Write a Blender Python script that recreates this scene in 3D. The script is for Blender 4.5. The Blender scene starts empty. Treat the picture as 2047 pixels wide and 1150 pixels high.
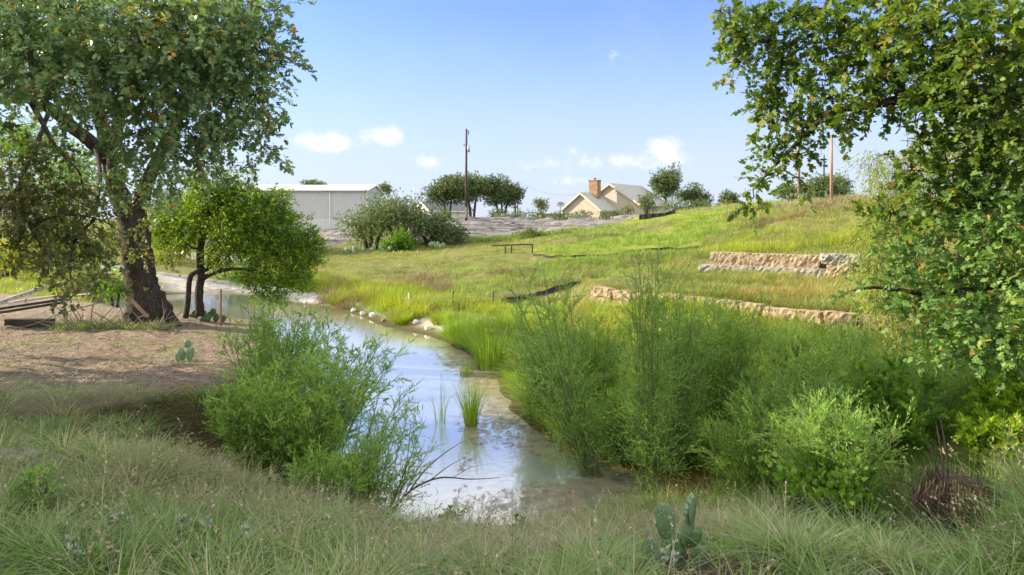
import bpy, math
import numpy as np
from mathutils import Vector

rng = np.random.default_rng(7)
R = math.radians
scene = bpy.context.scene
COL = scene.collection

# ------------------------------------------------------------------ camera
F, CX, HY, CZ = 1365.0, 1023.5, 440.0, 5.0
cam_data = bpy.data.cameras.new('camera')
cam = bpy.data.objects.new('camera', cam_data)
COL.objects.link(cam)
cam.location = (0, 0, CZ)
cam.rotation_euler = (R(90), 0, 0)
cam_data.sensor_width = 36
cam_data.lens = 36 * F / 2047
cam_data.shift_y = -(575 - HY) / 2047
cam_data.clip_start = 0.05
cam_data.clip_end = 6000
scene.camera = cam

# ------------------------------------------------------------------ sun, sky, exposure
SUN_EL, SUN_AZ = R(24), R(281)            # azimuth clockwise from +Y
to_sun = Vector((math.sin(SUN_AZ) * math.cos(SUN_EL), math.cos(SUN_AZ) * math.cos(SUN_EL), math.sin(SUN_EL)))
sd = bpy.data.lights.new('sun', 'SUN')
sd.energy = 4.5
sd.angle = R(0.6)
sd.color = (1.0, 0.86, 0.62)
sun = bpy.data.objects.new('sun', sd)
COL.objects.link(sun)
sun.rotation_euler = to_sun.to_track_quat('Z', 'Y').to_euler()
scene.view_settings.view_transform = 'Standard'
scene.view_settings.look = 'None'
scene.view_settings.gamma = 1
scene.view_settings.exposure = 1.33

world = bpy.data.worlds.new('World')
scene.world = world
world.use_nodes = True


class NT:
    """small helper to write node trees compactly"""
    def __init__(s, tree):
        s.t = tree
        tree.nodes.clear()

    def n(s, typ, **kw):
        nd = s.t.nodes.new(typ)
        for k, v in kw.items():
            setattr(nd, k, v)
        return nd

    def l(s, a, b):
        s.t.links.new(a, b)

    def val(s, sock, v):
        if hasattr(v, 'links') or isinstance(v, bpy.types.NodeSocket):
            s.l(v, sock)
        else:
            if isinstance(v, (tuple, list)) and len(v) == 3 and sock.type == 'RGBA':
                v = (*v, 1)
            sock.default_value = v

    def math(s, op, a, b=None, c=None, clamp=False):
        m = s.n('ShaderNodeMath', operation=op)
        m.use_clamp = clamp
        s.val(m.inputs[0], a)
        if b is not None:
            s.val(m.inputs[1], b)
        if c is not None:
            s.val(m.inputs[2], c)
        return m.outputs[0]

    def mix(s, f, a, b, mode='MIX'):
        m = s.n('ShaderNodeMix', data_type='RGBA', blend_type=mode)
        s.val(m.inputs[0], f)
        s.val(m.inputs[6], a)
        s.val(m.inputs[7], b)
        return m.outputs[2]

    def noise(s, vec, scale, detail=4, rough=0.55, dist=0.0):
        m = s.n('ShaderNodeTexNoise')
        m.inputs['Scale'].default_value = scale
        m.inputs['Detail'].default_value = detail
        m.inputs['Roughness'].default_value = rough
        m.inputs['Distortion'].default_value = dist
        if vec is not None:
            s.l(vec, m.inputs['Vector'])
        return m.outputs[0]

    def ramp(s, f, stops, interp='LINEAR'):
        m = s.n('ShaderNodeValToRGB')
        cr = m.color_ramp
        cr.interpolation = interp
        while len(cr.elements) < len(stops):
            cr.elements.new(0.5)
        for e, (p, c) in zip(cr.elements, stops):
            e.position = p
            e.color = (*c, 1) if len(c) == 3 else c
        s.val(m.inputs[0], f)
        return m.outputs[0]

    def smooth(s, v, a, b):
        m = s.n('ShaderNodeMapRange', interpolation_type='SMOOTHSTEP')
        s.val(m.inputs[0], v)
        m.inputs[1].default_value = a
        m.inputs[2].default_value = b
        return m.outputs[0]


def build_world():
    t = NT(world.node_tree)
    out = t.n('ShaderNodeOutputWorld')
    bg = t.n('ShaderNodeBackground')
    sky = t.n('ShaderNodeTexSky', sky_type='NISHITA')
    sky.sun_disc = False
    sky.sun_elevation = SUN_EL
    sky.sun_rotation = SUN_AZ
    sky.air_density = 1.0
    sky.dust_density = 0.6
    sky.ozone_density = 2.2
    tc = t.n('ShaderNodeTexCoord')
    sep = t.n('ShaderNodeSeparateXYZ')
    t.l(tc.outputs['Generated'], sep.inputs[0])
    x, y, z = sep.outputs
    ys = t.math('MAXIMUM', y, 0.05)
    u = t.math('DIVIDE', x, ys)
    v = t.math('DIVIDE', z, ys)
    nz = t.noise(tc.outputs['Generated'], 34, 8, 0.66, 0.25)
    nz2 = t.noise(tc.outputs['Generated'], 7, 5, 0.6, 0.0)
    total = None
    blobs = [(645, 283, 44, 21, 1.0), (682, 292, 26, 13, .7), (765, 272, 44, 22, 1.1), (855, 320, 28, 16, .8),
             (588, 281, 15, 14, .5), (1230, 108, 24, 20, .42), (1146, 297, 16, 15, .6), (1325, 290, 34, 20, .95),
             (1345, 318, 44, 20, .5), (1190, 326, 120, 20, .5), (1150, 362, 52, 13, .8), (1260, 320, 60, 18, .35),
             (1440, 300, 80, 30, .25), (1000, 330, 200, 16, .2)]
    for px, py, rx, ry, s in blobs:
        du = t.math('MULTIPLY', t.math('SUBTRACT', u, (px - CX) / F), F / rx)
        dv = t.math('MULTIPLY', t.math('SUBTRACT', v, (HY - py) / F), F / ry)
        r2 = t.math('ADD', t.math('MULTIPLY', du, du), t.math('MULTIPLY', dv, dv))
        g = t.math('MULTIPLY', t.math('POWER', 2.718, t.math('MULTIPLY', r2, -0.9)), s)
        total = g if total is None else t.math('ADD', total, g)
    dens = t.math('SUBTRACT', t.math('ADD', total, t.math('MULTIPLY', nz, 2.0)), 1.29)
    cl = t.math('MULTIPLY', t.smooth(dens, 0.0, 0.85), t.smooth(y, 0.0, 0.2))
    cl = t.math('MULTIPLY', cl, t.smooth(total, 0.05, 0.35))
    skc = t.mix(1.0, sky.outputs[0], (1.0, 1.0, 1.0), 'MULTIPLY')
    # thin bright air near the horizon, wider towards the sun
    el = t.math('SUBTRACT', 1.0, t.smooth(z, -0.02, 0.42))
    hz = t.math('MULTIPLY', t.math('POWER', el, 1.4), 0.88)
    skc = t.mix(hz, t.mix(1.0, skc, (0.63, 0.745, 1.08), 'MULTIPLY'), (2.9, 3.2, 4.0))
    veil = t.math('MULTIPLY', t.smooth(nz2, 0.45, 0.75), 0.10)
    skc = t.mix(veil, skc, (3.2, 3.4, 4.0))
    # broad unseen cloud sheet higher up, added for fill light and paler water
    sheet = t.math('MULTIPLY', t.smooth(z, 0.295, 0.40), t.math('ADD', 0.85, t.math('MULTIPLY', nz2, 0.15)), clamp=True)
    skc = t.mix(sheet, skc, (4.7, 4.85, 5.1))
    # unseen cloud bank behind the camera, added as frontal fill light
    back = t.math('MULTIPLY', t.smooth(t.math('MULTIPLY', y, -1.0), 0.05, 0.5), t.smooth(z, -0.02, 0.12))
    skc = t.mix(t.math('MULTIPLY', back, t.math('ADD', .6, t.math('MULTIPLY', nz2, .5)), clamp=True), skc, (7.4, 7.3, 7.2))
    skc = t.mix(cl, skc, (4.1, 4.1, 4.3))
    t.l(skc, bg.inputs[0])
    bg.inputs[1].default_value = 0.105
    t.l(bg.outputs[0], out.inputs[0])


build_world()


# ------------------------------------------------------------------ helpers
def P(px, py, Y):
    return np.array([(px - CX) / F * Y, Y, CZ - (py - HY) / F * Y])


def sstep(a, b, x):
    t = np.clip((x - a) / (b - a), 0, 1)
    return t * t * (3 - 2 * t)


def _hash(ix, iy, seed):
    h = (ix * 374761393 + iy * 668265263 + seed * 982451653) & 0xffffffff
    h = ((h ^ (h >> 13)) * 1274126177) & 0xffffffff
    return ((h ^ (h >> 16)) & 0xffff) / 65535.0


def vnoise(x, y, scale, seed=0, octaves=3):
    x = np.asarray(x, float) * scale
    y = np.asarray(y, float) * scale
    tot = np.zeros_like(x)
    amp, norm = 1.0, 0.0
    for o in range(octaves):
        fx, fy = np.floor(x), np.floor(y)
        ix, iy = fx.astype(np.int64), fy.astype(np.int64)
        tx, ty = x - fx, y - fy
        tx = tx * tx * (3 - 2 * tx)
        ty = ty * ty * (3 - 2 * ty)
        a, b = _hash(ix, iy, seed + o), _hash(ix + 1, iy, seed + o)
        c, d = _hash(ix, iy + 1, seed + o), _hash(ix + 1, iy + 1, seed + o)
        tot += amp * ((a * (1 - tx) + b * tx) * (1 - ty) + (c * (1 - tx) + d * tx) * ty)
        norm += amp
        amp *= 0.5
        x = x * 2.03 + 11.3
        y = y * 2.03 + 5.7
    return tot / norm


def poly_sd(x, y, poly):
    """signed distance to polygon, positive outside"""
    x = np.asarray(x, float)
    y = np.asarray(y, float)
    n = len(poly)
    d2 = np.full(x.shape, 1e18)
    inside = np.zeros(x.shape, bool)
    for i in range(n):
        ax, ay = poly[i]
        bx, by = poly[(i + 1) % n]
        ex, ey = bx - ax, by - ay
        t = np.clip(((x - ax) * ex + (y - ay) * ey) / (ex * ex + ey * ey), 0, 1)
        dx, dy = x - ax - t * ex, y - ay - t * ey
        d2 = np.minimum(d2, dx * dx + dy * dy)
        c = (ay > y) != (by > y)
        with np.errstate(divide='ignore', invalid='ignore'):
            xi = ax + (y - ay) / (by - ay if by != ay else 1e-9) * ex
        inside ^= c & (x < xi)
    d = np.sqrt(d2)
    return np.where(inside, -d, d)


def line_d(x, y, pts):
    d2 = np.full(np.shape(x), 1e18)
    for (ax, ay), (bx, by) in zip(pts[:-1], pts[1:]):
        ex, ey = bx - ax, by - ay
        t = np.clip(((x - ax) * ex + (y - ay) * ey) / (ex * ex + ey * ey), 0, 1)
        dx, dy = x - ax - t * ex, y - ay - t * ey
        d2 = np.minimum(d2, dx * dx + dy * dy)
    return np.sqrt(d2)


# ------------------------------------------------------------------ terrain
WATER = [(-25.5, 44.5), (-20.5, 47.5), (-17.5, 45.5), (-14.3, 42.0), (-8.7, 36.9), (-5.6, 31.9), (-3.2, 29.2), (-1.8, 26.0),
         (-0.3, 22.3), (0.15, 18.5), (0.5, 16.8), (1.3, 14.9), (2.4, 13.9), (4.2, 13.9), (5.3, 13.4), (5.5, 12.7), (4.9, 12.1), (3.2, 11.7), (1.6, 11.2), (-0.3, 10.9), (-2.6, 11.2), (-4.2, 12.2),
         (-5.4, 12.3), (-6.9, 12.7), (-7.3, 14.0), (-6.3, 14.9), (-5.6, 17.5), (-6.5, 20.2), (-8.0, 23.8), (-9.2, 26.5),
         (-10.8, 28.6), (-14.5, 31.0), (-19.5, 34.5), (-24.5, 39.0)]
ROCK_A = [(-31, 72.2), (-24, 71.8), (-20, 72), (-17, 76), (-18, 86), (-21, 92), (-36, 92), (-36, 78)]
ROCK_B = [(-8.5, 72.6), (-3, 72), (3, 73), (8, 74.5), (14, 75), (17, 79), (15, 87), (8, 91), (0, 90.5), (-7, 88), (-12, 84), (-12, 76)]
LAWN_FLAT = [(1.6, 56), (2.2, 50), (4.5, 48.3), (9, 48.2), (13.2, 48.8), (14, 55), (7, 59.5)]
# long stone walls as lines (left end, right end); the ground steps up behind them
W1 = [(3.7, 33.2), (12.0, 23.6), (20.5, 17.6)]
W2 = [(10.4, 37.0), (18.6, 32.9), (24.0, 31.0)]

CTRL = [  # px (photograph column), distance, height
    (0, 4, 2.15), (1023, 4, 2.15), (2047, 4, 2.25), (1023, 5.6, 1.95), (1023, 7, 1.42), (1023, 8.5, .8), (1023, 10, .42),
    (0, 6, 2.0), (0, 10, 1.6), (0, 15, 1.4), (0, 22, 1.3), (0, 30, 1.4), (300, 6, 2.0), (300, 10, 1.5), (300, 15, 1.35),
    (300, 25, 1.3), (440, 17, 1.3), (440, 24, 1.2), (600, 6, 1.9), (600, 8, 1.35), (600, 10, .85), (400, 11.0, 1.0), (410, 12.2, .65), (200, 12.0, 1.4), (300, 12.3, 1.3), (320, 13.5, 1.3),
    (1350, 5.8, 2.0), (1350, 7.5, 1.3), (1350, 9, .75), (1700, 5.8, 2.1), (1700, 7.5, 1.4), (1870, 7.3, .95), (1900, 8.0, .95), (1870, 6.3, 1.75), (2047, 7.4, 2.0), (1700, 9.2, .7), (2047, 6.5, 2.1), (2047, 8.5, 1.85), (2047, 10.5, 0.9),
    (1500, 14.5, 0.25), (1800, 14.5, 0.4), (2047, 15, 0.6), (1250, 17, 0.25), (1500, 20, 0.45), (1800, 19, 0.6), (2047, 20, 0.9),
    (1180, 25, 0.35), (1150, 31, 0.6), (1330, 27, 0.6), (2300, 15, 1.2), (2300, 25, 2.6),
    (600, 46, 0.4), (700, 40, 0.5), (700, 50, 0.9), (700, 62, 1.5), (900, 60, 1.95), (800, 35, 0.5), (900, 33, 0.65),
    (1000, 30, 0.7), (1000, 40, 1.35), (1000, 48, 1.9), (1100, 49, 2.6), (1060, 55, 2.9), (1250, 48, 2.9), (1250, 43, 2.1), (1200, 38, 1.6),
    (1250, 56, 3.05), (1250, 65, 3.9), (1250, 80, 5.1), (1400, 49, 3.05), (1400, 44, 2.5), (1400, 60, 4.4), (1400, 66, 5.1), (1400, 74, 6.1), (1400, 85, 6.4),
    (1300, 31.5, 1.75), (1500, 29, 1.85), (1500, 35, 2.15), (1700, 26.5, 1.9), (1700, 31.5, 2.1),
    (1550, 37.5, 3.0), (1550, 44, 3.9), (1550, 51, 4.9), (1550, 55, 5.3), (1550, 62, 6.15), (1550, 75, 6.9),
    (1700, 37, 3.3), (1700, 46, 4.7), (1700, 53, 5.8), (1700, 60, 6.7), (1700, 100, 6.6), (2000, 30, 3.6), (2000, 45, 5.5), (2000, 70, 7.0),
    (700, 72, 2.1), (660, 80, 3.2), (900, 70, 2.5), (900, 72.5, 2.9), (1000, 74, 3.2), (1100, 72, 3.5), (1100, 85, 4.7), (1000, 90, 5.1), (900, 88, 5.1), (900, 80, 4.2),
    (640, 95, 3.6), (500, 95, 3.6), (1000, 100, 5.2), (1200, 100, 5.2), (1300, 100, 5.6), (700, 110, 4.2), (900, 110, 5.0),
    (0, 36, 1.6), (0, 50, 2.4), (150, 45, 1.4), (330, 46, 0.35), (350, 62, 1.5), (450, 50, 0.5), (550, 60, 1.2), (550, 80, 2.7),
    (0, 80, 3.8), (0, 120, 5.0), (300, 100, 4.0), (-600, 12, 1.7), (-1200, 20, 2.0), (-1500, 60, 4.0), (-400, 30, 1.7), (3500, 10, 2.3), (3500, 40, 4.5),
    (-2000, 400, 4.0), (0, 400, 4.0), (1023, 400, 4.0), (2047, 400, 4.5), (3500, 400, 4), (1023, 2500, 3.0), (-3000, 2500, 3.0), (5000, 2500, 3.0)]


def _polar(x, y):
    return np.arctan2(x, y), np.log(np.maximum(np.hypot(x, y), 0.3))


def step_along(x, y, pts, height, fade_len):
    """height step behind (far side of) a wall line, fading past its left end"""
    best = np.full(np.shape(x), 1e18)
    sgn = np.zeros(np.shape(x))
    for i, ((ax, ay), (bx, by)) in enumerate(zip(pts[:-1], pts[1:])):
        ex, ey = bx - ax, by - ay
        L = math.hypot(ex, ey)
        t = np.clip(((x - ax) * ex + (y - ay) * ey) / (L * L), 0, 1)
        d = np.hypot(x - ax - t * ex, y - ay - t * ey)
        s = ((x - ax) * (-ey) + (y - ay) * ex) / L
        m = d < best
        best = np.where(m, d, best)
        sgn = np.where(m, s, sgn)
    (ax, ay), (bx, by) = pts[0], pts[1]
    L = math.hypot(bx - ax, by - ay)
    along = ((x - ax) * (bx - ax) + (y - ay) * (by - ay)) / L
    f = sstep(-fade_len, 0.0, along)
    away = np.exp(-(np.maximum(sgn, 0) / 14.0) ** 2)
    return height * sstep(0.02, 0.5, sgn) * f * away


def steps(x, y):
    return step_along(x, y, W1, 0.95, 3.0) + step_along(x, y, W2, 0.75, 2.5)


_cp = np.array([[(px - CX) / F * Y, Y, z] for px, Y, z in CTRL] + [(0, -5, 2.2), (-8, -8, 2.2), (8, -8, 2.3), (0, -60, 3), (-60, -60, 3), (60, -60, 3),
                                                                      (-400, -1500, 3), (800, -1500, 3)])
_ca, _cl = _polar(_cp[:, 0], _cp[:, 1])
_K = lambda a, l, A, L: np.sqrt((a - A) ** 2 + (l - L) ** 2 + 0.0025)
_rhs = _cp[:, 2] - steps(_cp[:, 0], _cp[:, 1])
_M = _K(_ca[:, None], _cl[:, None], _ca[None], _cl[None])
_n = len(_cp)
_A = np.zeros((_n + 1, _n + 1))
_A[:_n, :_n] = _M
_A[:_n, _n] = 1
_A[_n, :_n] = 1
_w = np.linalg.solve(_A + np.diag([1e-4] * _n + [0]), np.append(_rhs, 0))


def H(x, y):
    x = np.atleast_1d(np.asarray(x, float))
    y = np.atleast_1d(np.asarray(y, float))
    shp = x.shape
    x, y = x.ravel(), y.ravel()
    a, l = _polar(x, y)
    z = np.full(x.shape, _w[-1])
    for i in range(_n):
        z += _w[i] * _K(a, l, _ca[i], _cl[i])
    z += steps(x, y)
    r = np.hypot(x, y)
    amp = np.clip(r / 60, 0.12, 0.8)
    hm = sstep(38, 44, y) * sstep(70, 62, y) * sstep(-3, 4, x) * sstep(33, 26, x)
    hm = hm * (1 - .7 * sstep(1.0, -1.0, poly_sd(x, y, LAWN_FLAT)))
    z += (vnoise(x, y, 0.17, 77, 2) - 0.5) * 1.5 * hm
    z += (vnoise(x, y, 0.35, 3) - 0.5) * 0.5 * amp + (vnoise(x, y, 1.6, 9) - 0.5) * 0.16 * np.clip(amp * 2, 0, 1)
    far = (y > 68) & (y < 96) & (x > -40) & (x < 20)
    if far.any():
        xf, yf, zf = x[far], y[far], z[far]
        m_ = np.maximum(sstep(.5, -1.5, poly_sd(xf, yf, ROCK_A)), sstep(.5, -1.5, poly_sd(xf, yf, ROCK_B)))
        q_ = (zf + .5 * (vnoise(xf, yf, .13, 66) - .5)) / .62
        fr = q_ - np.floor(q_)
        z[far] = zf + m_ * .62 * (sstep(0, .3, fr) - fr) * .8
    near = (np.abs(x) < 40) & (y > 5) & (y < 60)
    d = np.full(x.shape, 50.0)
    if near.any():
        d[near] = poly_sd(x[near], y[near], WATER)
        d[near] += (vnoise(x[near], y[near], 0.9, 21) - 0.5) * 0.5
    left = (x < -4.5) & (y < 30) & (y > 11.5)
    w = np.where(left, 0.35, np.where(y < 12.5, 1.9, 2.2))
    lip = 0.02
    zo = lip + (np.maximum(z, 0.1) - lip) * sstep(0.0, 1.0, d / w) ** np.where(left, .8, 1.0)
    zi = lip - 0.45 * sstep(0.0, 1.5, -d)
    z = np.where(d > 0, zo, zi)
    return z.reshape(shp)


def shore(x, y):
    return poly_sd(x, y, WATER)


def G(px, Y):
    x = (px - CX) / F * Y
    return np.array([x, Y, H(x, Y)[0]])


def hit(px, py, y0=4.0, y1=220.0):
    """where the sight line through a pixel of the photograph meets the ground"""
    Y = np.exp(np.linspace(math.log(y0), math.log(y1), 500))
    x = (px - CX) / F * Y
    z = CZ - (py - HY) / F * Y
    h = np.maximum(H(x, Y), 0.0)
    k = np.argmax(h >= z) if (h >= z).any() else len(Y) - 1
    return np.array([x[k], Y[k], h[k]])


# ------------------------------------------------------------------ object helpers
def tag(o, label=None, cat=None, group=None, kind=None):
    if label:
        o['label'] = label
    if cat:
        o['category'] = cat
    if group:
        o['group'] = group
    if kind:
        o['kind'] = kind
    return o


def thing(name, label, cat, loc=(0, 0, 0), group=None, rz=0.0):
    o = bpy.data.objects.new(name, None)
    COL.objects.link(o)
    o.location = loc
    o.rotation_euler = (0, 0, rz)
    o.empty_display_size = 0.2
    return tag(o, label, cat, group)


def link_mesh(name, me, mat, parent=None):
    o = bpy.data.objects.new(name, me)
    COL.objects.link(o)
    if mat is not None:
        me.materials.append(mat)
    if parent is not None:
        o.parent = parent
    return o


def ploc(parent):
    return np.array(parent.location) if parent is not None else np.zeros(3)


def tmesh(name, V, faces, mat, parent=None, attrs=None, smooth=False):
    """N copies of a small face template; V is (N,k,3) in world space"""
    V = np.asarray(V, np.float32)
    N, k, _ = V.shape
    V = V - ploc(parent).astype(np.float32)
    me = bpy.data.meshes.new(name)
    me.vertices.add(N * k)
    me.vertices.foreach_set('co', V.ravel())
    base = (np.arange(N) * k)[:, None]
    li, tot = [], []
    for f in faces:
        li.append(base + np.array(f)[None])
        tot.append(len(f))
    loops = np.concatenate(li, axis=1).ravel().astype(np.int32)
    me.loops.add(len(loops))
    me.loops.foreach_set('vertex_index', loops)
    per = sum(tot)
    st = np.cumsum([0] + tot[:-1])
    starts = ((np.arange(N) * per)[:, None] + st[None]).ravel().astype(np.int32)
    me.polygons.add(len(starts))
    me.polygons.foreach_set('loop_start', starts)
    if smooth:
        me.polygons.foreach_set('use_smooth', np.ones(len(starts), bool))
    me.update(calc_edges=True)
    for an, av in (attrs or {}).items():
        at = me.attributes.new(an, 'FLOAT', 'POINT')
        av = np.asarray(av, np.float32)
        if av.shape == (N,):
            av = np.repeat(av, k)
        at.data.foreach_set('value', av.ravel())
    return link_mesh(name, me, mat, parent)


class MB:
    """collects boxes, tubes and rings; build() links them as ONE mesh object"""
    def __init__(s):
        s.v, s.f = [], []

    def add(s, verts, faces):
        o = len(s.v)
        s.v.extend([tuple(map(float, p)) for p in verts])
        s.f.extend([tuple(i + o for i in f) for f in faces])

    def box(s, c, size, rz=0.0, M=None):
        x, y, z = [q / 2 for q in size]
        pts = [(-x, -y, -z), (x, -y, -z), (x, y, -z), (-x, y, -z), (-x, -y, z), (x, -y, z), (x, y, z), (-x, y, z)]
        co, si = math.cos(rz), math.sin(rz)
        out = [(c[0] + a * co - b * si, c[1] + a * si + b * co, c[2] + d) for a, b, d in pts]
        s.add(out, [(0, 3, 2, 1), (4, 5, 6, 7), (0, 1, 5, 4), (1, 2, 6, 5), (2, 3, 7, 6), (3, 0, 4, 7)])

    def beam(s, a, b, w, h):
        a, b = np.array(a, float), np.array(b, float)
        d = b - a
        d /= np.linalg.norm(d)
        side = np.cross(d, (0, 0, 1.0))
        if np.linalg.norm(side) < 1e-3:
            side = np.array((1.0, 0, 0))
        side /= np.linalg.norm(side)
        up = np.cross(side, d)
        pts = []
        for p in (a, b):
            for i, j in ((-1, -1), (1, -1), (1, 1), (-1, 1)):
                pts.append(p + side * i * w / 2 + up * j * h / 2)
        s.add(pts, [(0, 3, 2, 1), (4, 5, 6, 7), (0, 1, 5, 4), (1, 2, 6, 5), (2, 3, 7, 6), (3, 0, 4, 7)])

    def tube(s, pts, radii, n=7, rough=0.0, seed=0, caps=True):
        pts = np.asarray(pts, float)
        m = len(pts)
        radii = np.broadcast_to(np.asarray(radii, float), (m,)) if np.ndim(radii) < 2 else radii
        tan = np.gradient(pts, axis=0)
        tan /= np.maximum(np.linalg.norm(tan, axis=1)[:, None], 1e-9)
        ref = np.array((0.0, 0.0, 1.0)) if abs(tan[0][2]) < 0.9 else np.array((1.0, 0, 0))
        u = np.cross(tan[0], ref)
        u /= np.linalg.norm(u)
        r_ = np.random.default_rng(seed)
        out = []
        for i in range(m):
            u = u - tan[i] * np.dot(u, tan[i])
            u /= max(np.linalg.norm(u), 1e-9)
            w = np.cross(tan[i], u)
            for j in range(n):
                a = 2 * math.pi * j / n
                rr = radii[i] * (1 + rough * (r_.random() - 0.5))
                out.append(pts[i] + rr * (math.cos(a) * u + math.sin(a) * w))
        faces = [(i * n + j, i * n + (j + 1) % n, (i + 1) * n + (j + 1) % n, (i + 1) * n + j) for i in range(m - 1) for j in range(n)]
        if caps:
            faces += [tuple(range(n))[::-1], tuple((m - 1) * n + j for j in range(n))]
        s.add(out, faces)

    def build(s, name, mat, parent=None, smooth=False, bevel=0.0):
        me = bpy.data.meshes.new(name)
        loc = ploc(parent)
        v = np.array(s.v) - loc
        me.from_pydata(v.tolist(), [], s.f)
        if smooth:
            me.polygons.foreach_set('use_smooth', np.ones(len(me.polygons), bool))
        o = link_mesh(name, me, mat, parent)
        if bevel:
            b = o.modifiers.new('bevel', 'BEVEL')
            b.width = bevel
            b.segments = 2
            b.limit_method = 'ANGLE'
        return o


def spline(pts, per=6):
    pts = np.asarray(pts, float)
    if len(pts) < 3:
        return np.array([pts[0] + (pts[-1] - pts[0]) * t for t in np.linspace(0, 1, per + 1)])
    p = np.vstack([2 * pts[0] - pts[1], pts, 2 * pts[-1] - pts[-2]])
    out = []
    for i in range(1, len(p) - 2):
        for t in np.arange(per) / per:
            out.append(0.5 * (2 * p[i] + (p[i + 1] - p[i - 1]) * t + (2 * p[i - 1] - 5 * p[i] + 4 * p[i + 1] - p[i + 2]) * t ** 2
                              + (-p[i - 1] + 3 * p[i] - 3 * p[i + 1] + p[i + 2]) * t ** 3))
    out.append(pts[-1])
    return np.array(out)


def nrm(v):
    return v / np.maximum(np.linalg.norm(v, axis=-1, keepdims=True), 1e-9)


# ------------------------------------------------------------------ materials
def new_mat(name):
    m = bpy.data.materials.new(name)
    m.use_nodes = True
    return m, NT(m.node_tree)


def leaf_mat(name, stops, transl=0.4, tcol=(1.25, 1.35, 0.5), rough=0.5, spec=0.35, tip=None):
    m, t = new_mat(name)
    out = t.n('ShaderNodeOutputMaterial')
    at = t.n('ShaderNodeAttribute', attribute_name='rnd')
    c = t.ramp(at.outputs['Fac'], stops)
    if tip is not None:
        h = t.n('ShaderNodeAttribute', attribute_name='along')
        c = t.mix(t.math('MULTIPLY', t.smooth(h.outputs['Fac'], 0.5, 1.0), 0.45), c, tip)
    p = t.n('ShaderNodeBsdfPrincipled')
    t.l(c, p.inputs['Base Color'])
    p.inputs['Roughness'].default_value = rough
    p.inputs['Specular IOR Level'].default_value = spec
    tr = t.n('ShaderNodeBsdfTranslucent')
    t.l(t.mix(1.0, c, tcol, 'MULTIPLY'), tr.inputs['Color'])
    mx = t.n('ShaderNodeMixShader')
    mx.inputs[0].default_value = transl
    t.l(p.outputs[0], mx.inputs[1])
    t.l(tr.outputs[0], mx.inputs[2])
    t.l(mx.outputs[0], out.inputs[0])
    return m


def solid_mat(name, c1, c2, scale=3.0, rough=0.8, bump=0.0, bscale=20.0, stretch=(1, 1, 1), c3=None, metal=0.0, spec=0.3):
    m, t = new_mat(name)
    out = t.n('ShaderNodeOutputMaterial')
    tc = t.n('ShaderNodeTexCoord')
    mp = t.n('ShaderNodeMapping')
    mp.inputs['Scale'].default_value = stretch
    t.l(tc.outputs['Object'], mp.inputs[0])
    n1 = t.noise(mp.outputs[0], scale, 6, 0.62)
    c = t.mix(t.smooth(n1, 0.3, 0.7), c1, c2)
    if c3 is not None:
        n3 = t.noise(mp.outputs[0], scale * 3.1, 5, 0.6)
        c = t.mix(t.smooth(n3, 0.52, 0.68), c, c3)
    p = t.n('ShaderNodeBsdfPrincipled')
    t.l(c, p.inputs['Base Color'])
    p.inputs['Roughness'].default_value = rough
    p.inputs['Metallic'].default_value = metal
    p.inputs['Specular IOR Level'].default_value = spec
    if bump:
        b = t.n('ShaderNodeBump')
        b.inputs['Strength'].default_value = bump
        b.inputs['Distance'].default_value = 0.05
        t.l(t.noise(mp.outputs[0], bscale, 5, 0.65), b.inputs['Height'])
        t.l(b.outputs[0], p.inputs['Normal'])
    t.l(p.outputs[0], out.inputs[0])
    return m


MAT = {}
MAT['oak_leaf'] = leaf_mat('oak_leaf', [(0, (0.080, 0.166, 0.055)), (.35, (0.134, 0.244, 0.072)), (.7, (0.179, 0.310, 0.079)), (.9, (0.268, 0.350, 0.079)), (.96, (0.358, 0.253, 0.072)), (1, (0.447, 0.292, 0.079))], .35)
MAT['oak_leaf_cool'] = leaf_mat('oak_leaf_cool', [(0, (0.123, 0.200, 0.108)), (.4, (0.177, 0.276, 0.132)), (.75, (0.266, 0.363, 0.157)), (.92, (0.376, 0.363, 0.098)), (.97, (0.465, 0.247, 0.098)), (1, (0.570, 0.285, 0.098))], .25, (1.2, 1.3, .6))
MAT['oak_leaf_brown'] = leaf_mat('oak_leaf_brown', [(0, (0.070, 0.119, 0.056)), (.45, (0.126, 0.168, 0.063)), (.7, (0.196, 0.182, 0.070)), (1, (0.280, 0.168, 0.077))], .35)
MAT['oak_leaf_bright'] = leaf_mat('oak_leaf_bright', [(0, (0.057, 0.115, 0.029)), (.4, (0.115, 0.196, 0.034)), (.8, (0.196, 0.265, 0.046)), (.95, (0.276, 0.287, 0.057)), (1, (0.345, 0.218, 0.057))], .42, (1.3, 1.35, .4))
MAT['elm_leaf'] = leaf_mat('elm_leaf', [(0, (0.075, 0.179, 0.024)), (.5, (0.164, 0.298, 0.030)), (.85, (0.301, 0.403, 0.036)), (1, (0.438, 0.477, 0.048))], .45, (1.4, 1.3, .35))
MAT['willow_leaf'] = leaf_mat('willow_leaf', [(0, (0.221, 0.288, 0.066)), (.5, (0.325, 0.388, 0.088)), (1, (0.468, 0.500, 0.143))], .45)
MAT['live_oak_leaf'] = leaf_mat('live_oak_leaf', [(0, (0.060, 0.104, 0.040)), (.6, (0.128, 0.176, 0.064)), (1, (0.238, 0.272, 0.112))], .2)
MAT['scrub_leaf'] = leaf_mat('scrub_leaf', [(0, (0.080, 0.123, 0.051)), (.6, (0.160, 0.217, 0.080)), (1, (0.261, 0.290, 0.116))], .25)
MAT['bright_bush'] = leaf_mat('bright_bush', [(0, (.09, .19, .02)), (.5, (.14, .28, .02)), (1, (.22, .36, .03))], .4)
MAT['yellow_bush'] = leaf_mat('yellow_bush', [(0, (.20, .26, .03)), (.5, (.36, .38, .04)), (1, (.48, .44, .06))], .45)
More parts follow.
